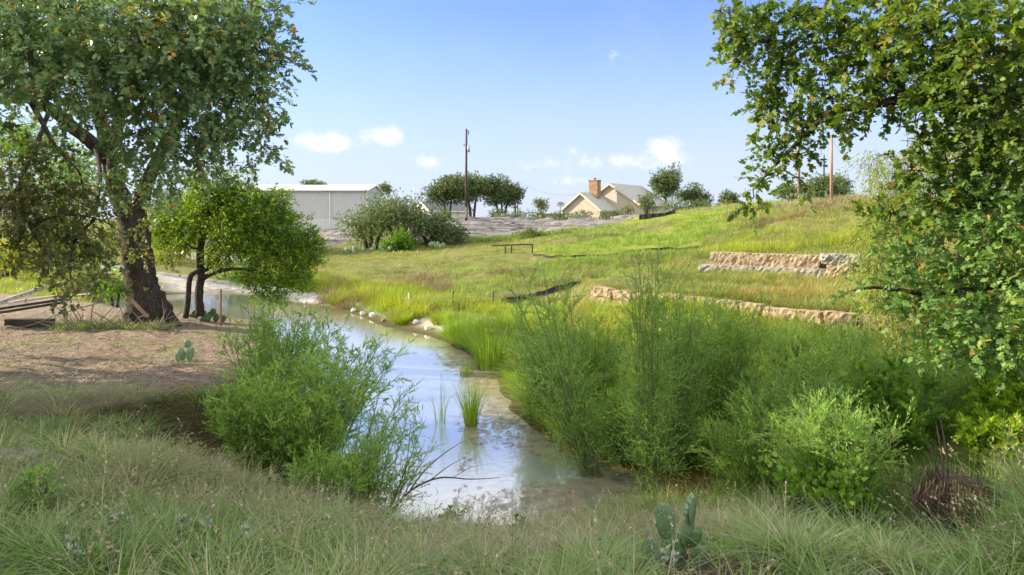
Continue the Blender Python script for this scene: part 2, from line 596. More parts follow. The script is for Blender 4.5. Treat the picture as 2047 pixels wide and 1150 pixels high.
MAT['baccharis'] = leaf_mat('baccharis', [(0, (0.173, 0.289, 0.062)), (.45, (0.284, 0.454, 0.093)), (.8, (0.442, 0.582, 0.114)), (1, (0.600, 0.582, 0.123))], .35, (1.1, 1.3, .5))
MAT['baccharis_grey'] = leaf_mat('baccharis_grey', [(0, (0.189, 0.300, 0.078)), (.5, (0.281, 0.460, 0.103)), (.9, (0.438, 0.598, 0.138)), (1, (0.600, 0.600, 0.172))], .35, (1.1, 1.3, .6))
MAT['vine_leaf'] = leaf_mat('vine_leaf', [(0, (0.084, 0.175, 0.022)), (.6, (0.168, 0.312, 0.033)), (1, (0.280, 0.450, 0.055))], .4)
MAT['forb'] = leaf_mat('forb', [(0, (0.143, 0.241, 0.020)), (.5, (0.255, 0.391, 0.030)), (1, (0.388, 0.483, 0.050))], .45)
MAT['dry_weed'] = leaf_mat('dry_weed', [(0, (.16, .11, .07)), (.5, (.23, .17, .11)), (1, (.32, .26, .16))], .25)
MAT['rust_plant'] = leaf_mat('rust_plant', [(0, (.26, .13, .05)), (.5, (.38, .22, .09)), (1, (.46, .32, .14))], .3)
MAT['reed'] = leaf_mat('reed', [(0, (0.121, 0.220, 0.026)), (.5, (0.263, 0.389, 0.040)), (.85, (0.446, 0.540, 0.066)), (1, (0.600, 0.600, 0.172))], .35)
MAT['grass_fore'] = leaf_mat('grass_fore', [(0, (0.085, 0.161, 0.036)), (.25, (0.158, 0.278, 0.064)), (.5, (0.263, 0.353, 0.100)), (.72, (0.379, 0.385, 0.180)), (.88, (0.484, 0.439, 0.260)), (1, (0.564, 0.556, 0.360))], .3, (1.1, 1.15, .7), tip=(.42, .42, .26))
MAT['grass_green'] = leaf_mat('grass_green', [(0, (0.116, 0.194, 0.034)), (.5, (0.213, 0.314, 0.058)), (1, (0.395, 0.448, 0.114))], .35)
MAT['meadow'] = leaf_mat('meadow', [(0, (.14, .18, .04)), (.4, (.22, .26, .06)), (.75, (.32, .32, .09)), (1, (.42, .34, .16))], .3)
MAT['lawn'] = leaf_mat('lawn', [(0, (.15, .24, .02)), (.5, (.25, .35, .03)), (1, (.36, .40, .06))], .3)
MAT['shore_grass'] = leaf_mat('shore_grass', [(0, (.16, .23, .02)), (.5, (.30, .36, .03)), (.85, (.42, .42, .06)), (1, (.50, .40, .14))], .4)
MAT['dark_grass'] = leaf_mat('dark_grass', [(0, (0.052, 0.117, 0.026)), (.5, (0.091, 0.195, 0.039)), (1, (0.169, 0.260, 0.065))], .35)
MAT['straw'] = leaf_mat('straw', [(0, (.16, .125, .08)), (.5, (.30, .25, .16)), (1, (.46, .40, .28))], .2)
MAT['bark'] = solid_mat('bark', (.028, .022, .017), (.075, .062, .05), 9, .95, 1.0, 26, (1, 1, .35), c3=(.12, .11, .09))
MAT['twig'] = solid_mat('twig', (.06, .045, .035), (.11, .09, .07), 6, .9)
MAT['pale_twig'] = solid_mat('pale_twig', (.20, .17, .14), (.33, .29, .25), 6, .9)
MAT['stem_green'] = solid_mat('stem_green', (.10, .12, .05), (.17, .19, .09), 6, .9)
for _nm, _c1, _c2 in (('pad', (.06, .125, .05), (.11, .19, .08)), ('pale_pad', (.13, .22, .11), (.22, .31, .18))):
    m_, t_ = new_mat(_nm)
    o_ = t_.n('ShaderNodeOutputMaterial')
    c_ = t_.n('ShaderNodeTexCoord')
    v_ = t_.n('ShaderNodeTexVoronoi')
    v_.inputs['Scale'].default_value = 34
    t_.l(c_.outputs['Object'], v_.inputs['Vector'])
    k_ = t_.mix(t_.smooth(t_.noise(c_.outputs['Object'], 7, 5, .6), .35, .65), _c1, _c2)
    k_ = t_.mix(t_.smooth(t_.noise(c_.outputs['Object'], 19, 4, .7), .62, .7), k_, (.24, .21, .12))
    k_ = t_.mix(t_.smooth(v_.outputs['Distance'], .20, .10), k_, (.42, .40, .28))
    p_ = t_.n('ShaderNodeBsdfPrincipled')
    t_.l(k_, p_.inputs['Base Color'])
    p_.inputs['Roughness'].default_value = .62
    t_.l(p_.outputs[0], o_.inputs[0])
    MAT[_nm] = m_
MAT['limestone'] = solid_mat('limestone', (.22, .16, .105), (.50, .40, .28), 5.0, .95, 1.0, 15, c3=(.30, .17, .09))
MAT['limestone_grey'] = solid_mat('limestone_grey', (.22, .205, .18), (.40, .37, .33), 4.5, .95, .8, 10, c3=(.24, .22, .2))
MAT['white_rock'] = solid_mat('white_rock', (.62, .60, .56), (.8, .78, .74), 5, .8, .5, 14, c3=(.40, .37, .31))
MAT['wood_dark'] = solid_mat('wood_dark', (.045, .032, .026), (.10, .075, .06), 4, .9, .6, 20, (1, 1, .12))
MAT['wood_pink'] = solid_mat('wood_pink', (.26, .15, .11), (.40, .26, .19), 4, .9, .4, 20, (1, 1, .12))
MAT['board'] = solid_mat('board', (.42, .41, .40), (.60, .59, .57), 6, .8, .3, 20, (.3, 1, 1), c3=(.25, .22, .2))
MAT['board_dark'] = solid_mat('board_dark', (.03, .028, .026), (.09, .08, .075), 6, .9, .4, 20, (.3, 1, 1))
MAT['silt'] = solid_mat('silt', (.012, .012, .013), (.03, .028, .028), 4, .7, .4, 8)
MAT['wire'] = solid_mat('wire', (.20, .19, .18), (.30, .28, .26), 4, .5, metal=.6)
MAT['cable'] = solid_mat('cable', (.05, .05, .05), (.07, .07, .07), 4, .6)
MAT['galv'] = solid_mat('galv', (.38, .40, .42), (.48, .50, .52), 3, .5, metal=.3)
MAT['metal_wall'] = solid_mat('metal_wall', (.44, .44, .45), (.48, .48, .49), .4, .55)
MAT['metal_wall_pale'] = solid_mat('metal_wall_pale', (.53, .53, .54), (.57, .57, .58), .4, .55)
MAT['white_metal'] = solid_mat('white_metal', (.70, .70, .71), (.76, .76, .77), .5, .5)
MAT['stucco'] = solid_mat('stucco', (.44, .385, .32), (.50, .44, .365), .6, .9, .2, 10)
MAT['roof_grey'] = solid_mat('roof_grey', (.36, .35, .32), (.43, .42, .38), 1.2, .8, .3, 6, (1, 1, 3))
MAT['roof_dark'] = solid_mat('roof_dark', (.15, .15, .16), (.20, .20, .21), 1.2, .8)
MAT['fascia'] = solid_mat('fascia', (.55, .48, .38), (.6, .52, .42), 2, .7)
MAT['brick'] = solid_mat('brick', (.20, .125, .08), (.34, .25, .16), 2.8, .9, .4, 6, c3=(.22, .10, .05))
MAT['mud'] = solid_mat('mud', (.045, .03, .022), (.12, .085, .06), 8, .95, 1, 22, c3=(.18, .13, .09))
MAT['white_plaster'] = solid_mat('white_plaster', (.6, .58, .55), (.68, .66, .62), .6, .9)


# ------------------------------------------------------------------ the ground
PATH = [(-31, 50.5), (-24, 48.6), (-19.5, 48.4), (-16.0, 45.6), (-13.2, 42.6), (-8.3, 37.9), (-5.0, 32.6), (-2.8, 30.0)]
PATH2 = [(-36, 68), (-32, 65.5), (-28, 63.5), (-24, 63)]
LAWN = [(1.6, 56), (2.2, 50), (4.5, 48.3), (9, 48.2), (13.2, 48.8), (16, 53), (20, 61), (24, 67), (18, 68), (12, 61), (7, 59.5)]
STRIP = [(12, 72), (18, 66.5), (22, 60), (28, 56.5), (34, 54.5), (34, 58), (28, 61.5), (22, 67), (19, 74), (13, 78)]


def ground_masks(x, y):
    n = vnoise(x, y, 0.8, 31) - 0.5
    n2 = vnoise(x, y, 0.25, 37) - 0.5
    big = {}
    dp = poly_sd(x, y, [(-60, 12.8), (-12, 13.0), (-8.6, 13.4), (-7.2, 14.1), (-6.5, 15.2), (-6.3, 18), (-9.0, 25), (-10.6, 29), (-14, 31), (-25, 33), (-70, 34)])
    big['dirt'] = sstep(0.6, -0.8, dp + n * 2.2 + n2 * 1.5)
    big['rock'] = np.maximum(sstep(0.5, -0.5, poly_sd(x, y, ROCK_A) + n * 1.0), sstep(1.0, -0.6, poly_sd(x, y, ROCK_B) + n * 3.0 + n2 * 4))
    w = 0.12 + 1.5 * sstep(37, 47, y)
    big['pale'] = np.maximum(sstep(0.5, -0.1, line_d(x, y, PATH) - w + n * .5), sstep(0.5, -0.2, line_d(x, y, PATH2) - 1.3 + n * 1.2))
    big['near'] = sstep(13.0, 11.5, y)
    big['lawn'] = np.maximum(sstep(0.8, -0.6, poly_sd(x, y, LAWN) + n * 1.2), sstep(0.6, -0.6, poly_sd(x, y, STRIP) + n))
    s = np.full(x.shape, 30.0)
    m = (np.abs(x) < 40) & (y > 5) & (y < 60)
    s[m] = shore(x[m], y[m])
    big['wet'] = sstep(0.9, 0.05, s)
    big['rust'] = sstep(0.3, 0.8, 1 - s / 2.2) * sstep(0.2, 1.5, x) * sstep(17.0, 15.5, y) * sstep(12.3, 13.2, y)
    return big


def build_ground():
    a_in = np.linspace(R(-46), R(46), 520)
    a_out = np.linspace(R(46), R(314), 90)[1:-1]
    a = np.concatenate([a_in, a_out])
    r = np.exp(np.linspace(math.log(0.6), math.log(2600), 620))
    A, RR = np.meshgrid(a, r, indexing='ij')
    X, Y = np.sin(A) * RR, np.cos(A) * RR
    Z = H(X, Y)
    nr, na = len(r), len(a)
    V = np.stack([X, Y, Z], -1).reshape(-1, 3)
    V = np.vstack([V, [0, 0, float(H(0.0, 0.3)[0])]])
    i, j = np.meshgrid(np.arange(na), np.arange(nr - 1), indexing='ij')
    i2 = (i + 1) % na
    q = np.stack([i * nr + j, i * nr + j + 1, i2 * nr + j + 1, i2 * nr + j], -1).reshape(-1, 4)
    c = len(V) - 1
    tri = np.array([[k * nr, ((k + 1) % na) * nr, c] for k in range(na)])
    me = bpy.data.meshes.new('ground')
    me.vertices.add(len(V))
    me.vertices.foreach_set('co', V.astype(np.float32).ravel())
    loops = np.concatenate([q.ravel(), tri.ravel()]).astype(np.int32)
    me.loops.add(len(loops))
    me.loops.foreach_set('vertex_index', loops)
    st = np.concatenate([np.arange(len(q)) * 4, len(q) * 4 + np.arange(len(tri)) * 3]).astype(np.int32)
    me.polygons.add(len(st))
    me.polygons.foreach_set('loop_start', st)
    me.polygons.foreach_set('use_smooth', np.ones(len(st), bool))
    me.update(calc_edges=True)
    for k, v in ground_masks(V[:, 0], V[:, 1]).items():
        at = me.attributes.new(k, 'FLOAT', 'POINT')
        at.data.foreach_set('value', v.astype(np.float32))
    m, t = new_mat('ground')
    out = t.n('ShaderNodeOutputMaterial')
    tc = t.n('ShaderNodeTexCoord')
    ob = tc.outputs['Object']
    A_ = lambda n: t.n('ShaderNodeAttribute', attribute_name=n).outputs['Fac']
    fine = t.noise(ob, 18, 6, .7)
    mid = t.noise(ob, 2.2, 6, .65)
    big = t.noise(ob, .22, 5, .6)
    veg = t.ramp(mid, [(.25, (.07, .09, .03)), (.5, (.15, .16, .055)), (.7, (.24, .21, .10))])
    veg = t.mix(t.smooth(big, .4, .65), veg, t.ramp(fine, [(.3, (.10, .12, .03)), (.7, (.25, .25, .07))]))
    dirt = t.ramp(fine, [(.2, (.10, .075, .055)), (.42, (.23, .175, .135)), (.58, (.35, .275, .215)), (.75, (.50, .42, .33))])
    dirt = t.mix(t.smooth(mid, .40, .68), dirt, t.ramp(t.noise(ob, 40, 4, .7), [(.3, (.15, .115, .085)), (.7, (.42, .34, .26))]))
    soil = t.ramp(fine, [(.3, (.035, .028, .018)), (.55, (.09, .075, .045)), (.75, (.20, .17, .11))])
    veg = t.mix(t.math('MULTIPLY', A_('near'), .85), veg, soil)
    c = t.mix(A_('dirt'), veg, dirt)
    mp = t.n('ShaderNodeMapping')
    mp.inputs['Scale'].default_value = (.25, 1, 2)
    mp.inputs['Rotation'].default_value = (0, 0, R(8))
    t.l(ob, mp.inputs[0])
    rn = t.noise(mp.outputs[0], .9, 8, .68)
    rock = t.ramp(rn, [(.3, (.06, .055, .06)), (.44, (.15, .14, .145)), (.58, (.25, .235, .24)), (.72, (.34, .30, .28))])
    rock = t.mix(t.smooth(t.noise(ob, 1.3, 6, .7), .5, .72), rock, (.13, .125, .13))
    vo = t.n('ShaderNodeTexVoronoi', feature='DISTANCE_TO_EDGE')
    vo.inputs['Scale'].default_value = .55
    t.l(mp.outputs[0], vo.inputs['Vector'])
    rock = t.mix(t.smooth(vo.outputs['Distance'], .07, .0), rock, (.05, .045, .045))
    c = t.mix(A_('rock'), c, rock)
    c = t.mix(A_('pale'), c, t.ramp(t.noise(ob, 1.5, 7, .7), [(.35, (.30, .27, .24)), (.65, (.56, .53, .50))]))
    c = t.mix(t.math('MULTIPLY', A_('lawn'), .9), c, t.mix(t.smooth(mid, .4, .6), t.ramp(fine, [(.3, (.12, .18, .02)), (.7, (.24, .30, .04))]), (.28, .27, .07)))
    c = t.mix(t.math('MULTIPLY', A_('wet'), .75), c, (.07, .05, .03))
    c = t.mix(t.math('MULTIPLY', A_('rust'), .9), c, t.ramp(mid, [(.35, (.20, .07, .02)), (.65, (.38, .19, .06))]))
    p = t.n('ShaderNodeBsdfPrincipled')
    t.l(c, p.inputs['Base Color'])
    p.inputs['Roughness'].default_value = .95
    p.inputs['Specular IOR Level'].default_value = .15
    b = t.n('ShaderNodeBump')
    b.inputs['Strength'].default_value = .9
    b.inputs['Distance'].default_value = .06
    t.l(t.math('ADD', fine, t.math('MULTIPLY', rn, 1.5)), b.inputs['Height'])
    t.l(b.outputs[0], p.inputs['Normal'])
    t.l(p.outputs[0], out.inputs[0])
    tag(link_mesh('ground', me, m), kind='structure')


def build_water():
    m, t = new_mat('water')
    out = t.n('ShaderNodeOutputMaterial')
    tc = t.n('ShaderNodeTexCoord')
    ob = tc.outputs['Object']
    sep = t.n('ShaderNodeSeparateXYZ')
    t.l(ob, sep.inputs[0])
    x, y, _ = sep.outputs
    gl = t.n('ShaderNodeBsdfGlossy')
    gl.inputs['Roughness'].default_value = .03
    gl.inputs['Color'].default_value = (1.0, .96, .91, 1)
    dif = t.n('ShaderNodeBsdfDiffuse')
    # tea-brown in the right-hand arm, olive painted towards the far end as reflected greenery
    arm = t.math('MULTIPLY', t.smooth(x, 2.1, 3.0), t.smooth(y, 17.0, 15.0))
    body = t.mix(t.smooth(y, 26, 34), (.38, .38, .34), (.11, .10, .04))
    body = t.mix(arm, body, (.30, .11, .03))
    t.l(body, dif.inputs['Color'])
    lw = t.n('ShaderNodeLayerWeight')
    lw.inputs['Blend'].default_value = .5
    fac = t.math('ADD', t.math('MULTIPLY', t.math('POWER', lw.outputs['Facing'], 1.2), .45), .42, clamp=True)
    fac = t.math('MULTIPLY', fac, t.math('SUBTRACT', 1.0, t.math('MULTIPLY', arm, .6)))
    fac = t.math('MULTIPLY', fac, t.math('SUBTRACT', 1.0, t.math('MULTIPLY', t.smooth(y, 29, 37), .3)))
    w = t.n('ShaderNodeMixShader')
    t.l(fac, w.inputs[0])
    gl2 = t.n('ShaderNodeBsdfGlossy')
    gl2.inputs['Roughness'].default_value = .32
    gl2.inputs['Color'].default_value = (.98, .98, .98, 1)
    gm = t.n('ShaderNodeMixShader')
    gm.inputs[0].default_value = .2
    t.l(gl.outputs[0], gm.inputs[1])
    t.l(gl2.outputs[0], gm.inputs[2])
    t.l(dif.outputs[0], w.inputs[1])
    t.l(gm.outputs[0], w.inputs[2])
    # floating scum: streaks and mats
    mp = t.n('ShaderNodeMapping')
    mp.inputs['Scale'].default_value = (1.0, .55, 1)
    mp.inputs['Rotation'].default_value = (0, 0, R(-28))
    t.l(ob, mp.inputs[0])
    n1 = t.noise(mp.outputs[0], .55, 4, .6, .8)
    n2 = t.noise(mp.outputs[0], 5.5, 6, .72, .4)
    n3 = t.noise(ob, 26, 3, .7)
    right = t.smooth(t.math('ADD', x, t.math('MULTIPLY', t.math('SUBTRACT', y, 12.0), .2)), -1.0, 1.2)
    farz = t.math('MULTIPLY', t.smooth(y, 20.5, 25.0), .55)
    clear = t.math('MULTIPLY', t.smooth(x, -1.0, -3.0), -0.12)
    cover = t.math('ADD', t.math('ADD', t.math('MULTIPLY', right, .125), t.math('MULTIPLY', farz, .22)), clear)
    s = t.math('ADD', t.math('ADD', t.math('MULTIPLY', n1, .55), t.math('MULTIPLY', n2, .45)), cover)
    s = t.math('ADD', s, t.math('MULTIPLY', t.math('SUBTRACT', n3, .5), .22))
    mask = t.math('MULTIPLY', t.math('MULTIPLY', t.smooth(s, .56, .62), .85), t.math('SUBTRACT', 1.0, t.math('MULTIPLY', arm, .6)))
    sc = t.ramp(t.noise(ob, 3, 5, .7), [(.3, (.07, .065, .035)), (.5, (.22, .20, .13)), (.7, (.36, .26, .18))])
    sb = t.n('ShaderNodeBsdfDiffuse')
    t.l(sc, sb.inputs['Color'])
    fin = t.n('ShaderNodeMixShader')
    t.l(mask, fin.inputs[0])
    t.l(w.outputs[0], fin.inputs[1])
    t.l(sb.outputs[0], fin.inputs[2])
    b = t.n('ShaderNodeBump')
    b.inputs['Strength'].default_value = .12
    b.inputs['Distance'].default_value = .02
    t.l(t.noise(ob, 5, 3, .5), b.inputs['Height'])
    t.l(b.outputs[0], gl.inputs['Normal'])
    t.l(fin.outputs[0], out.inputs[0])
    me = bpy.data.meshes.new('water')
    me.from_pydata([(-30, 9, 0), (14, 9, 0), (14, 53, 0), (-30, 53, 0)], [], [(0, 1, 2, 3)])
    tag(link_mesh('water', me, m), kind='structure')


build_ground()
build_water()

# ------------------------------------------------------------------ foliage generators
OAK = np.array([(0, 0), (.10, .10), (.30, .22), (.34, .42), (.16, .46), (.36, .72), (.16, .78), (0, 1.0), (-.16, .78), (-.36, .72), (-.16, .46), (-.34, .42), (-.30, .22), (-.10, .10)])
OVAL = np.array([(0, 0), (.26, .28), (.27, .62), (0, 1.0), (-.27, .62), (-.26, .28)])
HEART = np.array([(0, .08), (.32, 0), (.46, .32), (.28, .7), (0, 1.0), (-.28, .7), (-.46, .32), (-.32, 0)])
NARROW = np.array([(0, 0), (.10, .4), (0, 1.0), (-.10, .4)])
TUFT = np.array([(0, 0), (.32, .35), (.12, .55), (.30, .95), (0, .75), (-.28, 1.0), (-.14, .5), (-.34, .4)])


def leaves(base, direc, size, shape, r_, up=0.5, cup=0.18):
    """one polygon per leaf; base (N,3), direc (N,3)"""
    N = len(base)
    d = nrm(direc)
    ref = r_.normal(size=(N, 3)) * (1 - up) + np.array((0, 0, 1.0)) * up * 1.6
    side = nrm(np.cross(d, ref))
    nn = np.cross(side, d)
    sx, sy = shape[:, 0], shape[:, 1]
    bend = cup * (sy ** 2)[None] * r_.uniform(-1.2, .8, (N, 1)) - cup * np.abs(sx)[None] * 0.8
    V = (base[:, None] + size[:, None, None] * (sx[None, :, None] * side[:, None] + sy[None, :, None] * d[:, None] + bend[:, :, None] * nn[:, None]))
    return V


def lobe_points(lobes, dens, r_, shell=0.55):
    """spray origins + outward directions inside irregular lobes (x,y,z,rx,ry,rz)"""
    Ps, Ds, Li = [], [], []
    for i, lb in enumerate(lobes):
        c = np.array(lb[:3])
        rad = np.array(lb[3:6])
        n = max(3, int(dens * (rad.prod()) ** (2 / 3)))
        d = nrm(r_.normal(size=(n, 3)))
        ph = r_.uniform(0, 6, 3)
        wob = 1 + 0.28 * np.sin(3.1 * d[:, 0] + ph[0]) * np.sin(2.7 * d[:, 1] + ph[1]) + 0.2 * np.sin(5 * d[:, 2] + ph[2])
        u = r_.random(n) ** shell
        Ps.append(c + d * rad * (u * wob)[:, None])
        Ds.append(d)
        Li.append(np.full(n, i))
    return np.concatenate(Ps), np.concatenate(Ds), np.concatenate(Li)


def crown_mesh(name, lobes, parent, mat, dens, leaf, shape, seed, per=12, spray=0.35, droop=0.1, up=0.5, shell=0.55, bias=0.0, twig=None, twig_r=.005):
    r_ = np.random.default_rng(seed)
    p, d, li = lobe_points(lobes, dens, r_, shell)
    M = len(p)
    d = nrm(d * 0.8 + r_.normal(size=(M, 3)) * 0.55 + np.array((0, 0, -droop)))
    L = spray * r_.uniform(.6, 1.4, M)
    t = (np.arange(per) + .5) / per
    tt = np.clip(t[None] + r_.uniform(-.05, .05, (M, per)), 0.05, 1)
    b = p[:, None] + d[:, None] * (L[:, None] * tt)[..., None]
    b[..., 2] -= droop * (L[:, None] * tt ** 2) * 1.2
    o = nrm(r_.normal(size=(M, per, 3)))
    o = nrm(o - (o * d[:, None]).sum(-1, keepdims=True) * d[:, None])
    ld = nrm(d[:, None] * (0.35 + .7 * tt[..., None]) + o * 0.8 + np.array((0, 0, -droop * .6)))
    sz = leaf * r_.uniform(.42, 1.25, (M, per)) * r_.uniform(.8, 1.15, (M, 1))
    V = leaves(b.reshape(-1, 3), ld.reshape(-1, 3), sz.ravel(), shape, r_, up)
    tone = np.repeat(r_.random(M) * .55 + r_.random(len(lobes))[li] * .25, per)
    rnd = np.clip(tone + r_.random(M * per) * .35 - .1 + bias, 0, 1)
    hot = r_.random(M * per) < .02
    rnd[hot] = 1.0
    tmesh(name, V, [tuple(range(len(shape)))], mat, parent, {'rnd': rnd})
    if twig is not None:
        a = p - d * 0.25 * L[:, None]
        e = p + d * L[:, None] * 0.9
        e[:, 2] -= droop * L
        s1 = nrm(np.cross(d, r_.normal(size=(M, 3)))) * twig_r
        s2 = np.cross(d, s1)
        Vt = np.stack([a + s1, a - s1 * .5 + s2, a - s1 * .5 - s2, e], 1)
        tmesh('twigs', Vt, [(0, 1, 3), (1, 2, 3), (2, 0, 3)], twig, parent)
    return p, li


def tree(name, label, cat, base, trunks, lobes, mat, dens, leaf, shape, seed, per=12, spray=.35, droop=.1, up=.5, group=None,
         bark=None, limb_r=.05, branches=5, twig=True, shell=.55, bias=0.0, extra=None, wob=.35, twig_r=.005):
    """trunks: list of ([points],[radii]) in world space; lobes (x,y,z,r) or (x,y,z,rx,ry,rz)"""
    r_ = np.random.default_rng(seed + 1000)
    root = thing(name, label, cat, base, group)
    bark = bark or MAT['bark']
    tb = MB()
    nodes = []
    for pts, rad in trunks:
        sp = spline(pts, 6)
        rr = np.interp(np.linspace(0, 1, len(sp)), np.linspace(0, 1, len(rad)), rad)
        tb.tube(sp, rr, 12 if rad[0] > .15 else 7, .22, seed)
        nodes += [(q, w) for q, w in zip(sp[len(sp) // 3:], rr[len(sp) // 3:])]
    lobes = [tuple(l) if len(l) == 6 else (l[0], l[1], l[2], l[3], l[3], l[3]) for l in lobes]
    NP = np.array([q for q, _ in nodes])
    NR = np.array([w for _, w in nodes])
    order = sorted(range(len(lobes)), key=lambda i: np.min(np.linalg.norm(NP - np.array(lobes[i][:3]), axis=1)))
    for i in order:
        c = np.array(lobes[i][:3])
        dist = np.linalg.norm(NP - c, axis=1) + 0.6 * np.maximum(NP[:, 2] - c[2], 0)
        k = int(np.argmin(dist))
        a = NP[k]
        L = np.linalg.norm(c - a)
        if L < .15:
            continue
        m1 = a + (c - a) * .35 + r_.normal(size=3) * L * wob * .3 + np.array((0, 0, .08 * L))
        m2 = a + (c - a) * .7 + r_.normal(size=3) * L * wob * .3
        sp = spline([a, m1, m2, c], 5)
        r0 = min(NR[k] * .75, limb_r * (0.5 + L * .35))
        rr = np.linspace(r0, max(.012, r0 * .35), len(sp))
        tb.tube(sp, rr, 6, .15, seed)
        NP = np.vstack([NP, sp[2:]])
        NR = np.append(NR, rr[2:])
        rad = np.mean(lobes[i][3:6])
        for b in range(branches):
            j = r_.integers(len(sp) // 2, len(sp))
            e = c + nrm(r_.normal(size=3)) * rad * r_.uniform(.6, 1.05)
            mm = (sp[j] + e) / 2 + r_.normal(size=3) * rad * .18
            tb.tube(spline([sp[j], mm, e], 4), np.linspace(max(rr[-1] * .6, .01), .004, 9), 4, 0, seed, caps=False)
    if extra:
        for pts, rad in extra:
            sp = spline(pts, 6)
            tb.tube(sp, np.interp(np.linspace(0, 1, len(sp)), np.linspace(0, 1, len(rad)), rad), 6, .15, seed)
    tb.build('trunk', bark, root, smooth=True)
    crown_mesh('crown', lobes, root, mat, dens, leaf, shape, seed, per, spray, droop, up, shell, bias, MAT['twig'] if twig else None, twig_r)
    return root


def LB(px, py, Y, r, ry=None, rz=None):
    p = P(px, py, Y)
    return (p[0], p[1], p[2], r, ry or r, rz or r)


def blade_verts(base, h, w, az, lean, curve, r_, segs=3):
    N = len(base)
    t = np.linspace(0, 1, segs + 1)
    dr = np.stack([np.cos(az), np.sin(az), np.zeros(N)], -1)
    sa = az + math.pi / 2 + r_.uniform(-.9, .9, N)
    side = np.stack([np.cos(sa), np.sin(sa), np.zeros(N)], -1)
    reach = lean[:, None] * t + curve[:, None] * t ** 2
    rise = t[None] * (1 - .25 * np.abs(lean[:, None])) - .45 * curve[:, None] * t[None] ** 2.2
    c = base[:, None] + dr[:, None] * (h[:, None] * reach)[..., None]
    c[..., 2] += h[:, None] * rise
    ww = (w[:, None] * (1 - t[None] ** 1.5) * .5)[..., None] * side[:, None]
    out = []
    for i in range(segs):
        out += [c[:, i] - ww[:, i], c[:, i] + ww[:, i]]
    out.append(c[:, segs])
    V = np.stack(out, 1)
    f = [(2 * i, 2 * i + 1, 2 * i + 3, 2 * i + 2) for i in range(segs - 1)] + [(2 * segs - 2, 2 * segs - 1, 2 * segs)]
    along = np.repeat(t[:-1], 2).tolist() + [1.0]
    return V, f, np.array(along)


def blades(name, base, h, w, mat, seed, parent=None, az=None, lean=(0, .35), curve=(.1, .6), rnd=None, segs=3):
    r_ = np.random.default_rng(seed)
    N = len(base)
    az = r_.uniform(0, 2 * math.pi, N) if az is None else az
    V, f, al = blade_verts(base, h, w, az, r_.uniform(*lean, N), r_.uniform(*curve, N), r_, segs)
    rnd = r_.random(N) if rnd is None else rnd
    return tmesh(name, V, f, mat, parent, {'rnd': rnd, 'along': np.tile(al, (N, 1))})


def clumps(name, cx, cy, n_per, h, w, rad, mat, seed, parent=None, tone=None, lean=(.0, .5), curve=(.2, .9), spread=.35, segs=3, z=None, windx=0.0):
    """tussocks: blades fan outwards from each clump centre"""
    r_ = np.random.default_rng(seed)
    C = len(cx)
    h = np.broadcast_to(h, (C,))
    rad = np.broadcast_to(rad, (C,))
    k = np.repeat(np.arange(C), n_per)
    N = len(k)
    az = r_.uniform(0, 2 * math.pi, N)
    rr = rad[k] * np.sqrt(r_.random(N))
    bx, by = cx[k] + np.cos(az) * rr, cy[k] + np.sin(az) * rr
    bz = (H(bx, by) - .03) if z is None else np.full(N, z)
    az2 = az + r_.normal(0, .5, N)
    if windx:
        vx, vy = np.cos(az2) + windx, np.sin(az2)
        az2 = np.arctan2(vy, vx)
    tone = r_.random(C) if tone is None else tone
    rnd = np.clip(tone[k] * (1 - spread) + r_.random(N) * spread, 0, 1)
    hh = h[k] * r_.uniform(.55, 1.1, N)
    return blades(name, np.stack([bx, by, bz], -1), hh, w * r_.uniform(.6, 1.3, N), mat, seed + 1, parent, az2, lean, curve, rnd, segs)


def sample_poly(poly, n, r_):
    p = np.array(poly)
    lo, hi = p.min(0), p.max(0)
    out = np.zeros((0, 2))
    while len(out) < n:
        q = r_.uniform(lo, hi, (n * 2, 2))
        out = np.vstack([out, q[poly_sd(q[:, 0], q[:, 1], poly) < 0]])
    return out[:n]


def sample_wedge(px0, px1, y0, y1, n, r_, power=1.0):
    """points in the view wedge, log-even in distance (denser near)"""
    px = r_.uniform(px0, px1, n)
    if power == 1.0:
        Y = np.exp(r_.uniform(math.log(y0), math.log(y1), n))
    else:
        Y = (r_.uniform(y0 ** power, y1 ** power, n)) ** (1 / power)
    return (px - CX) / F * Y, Y


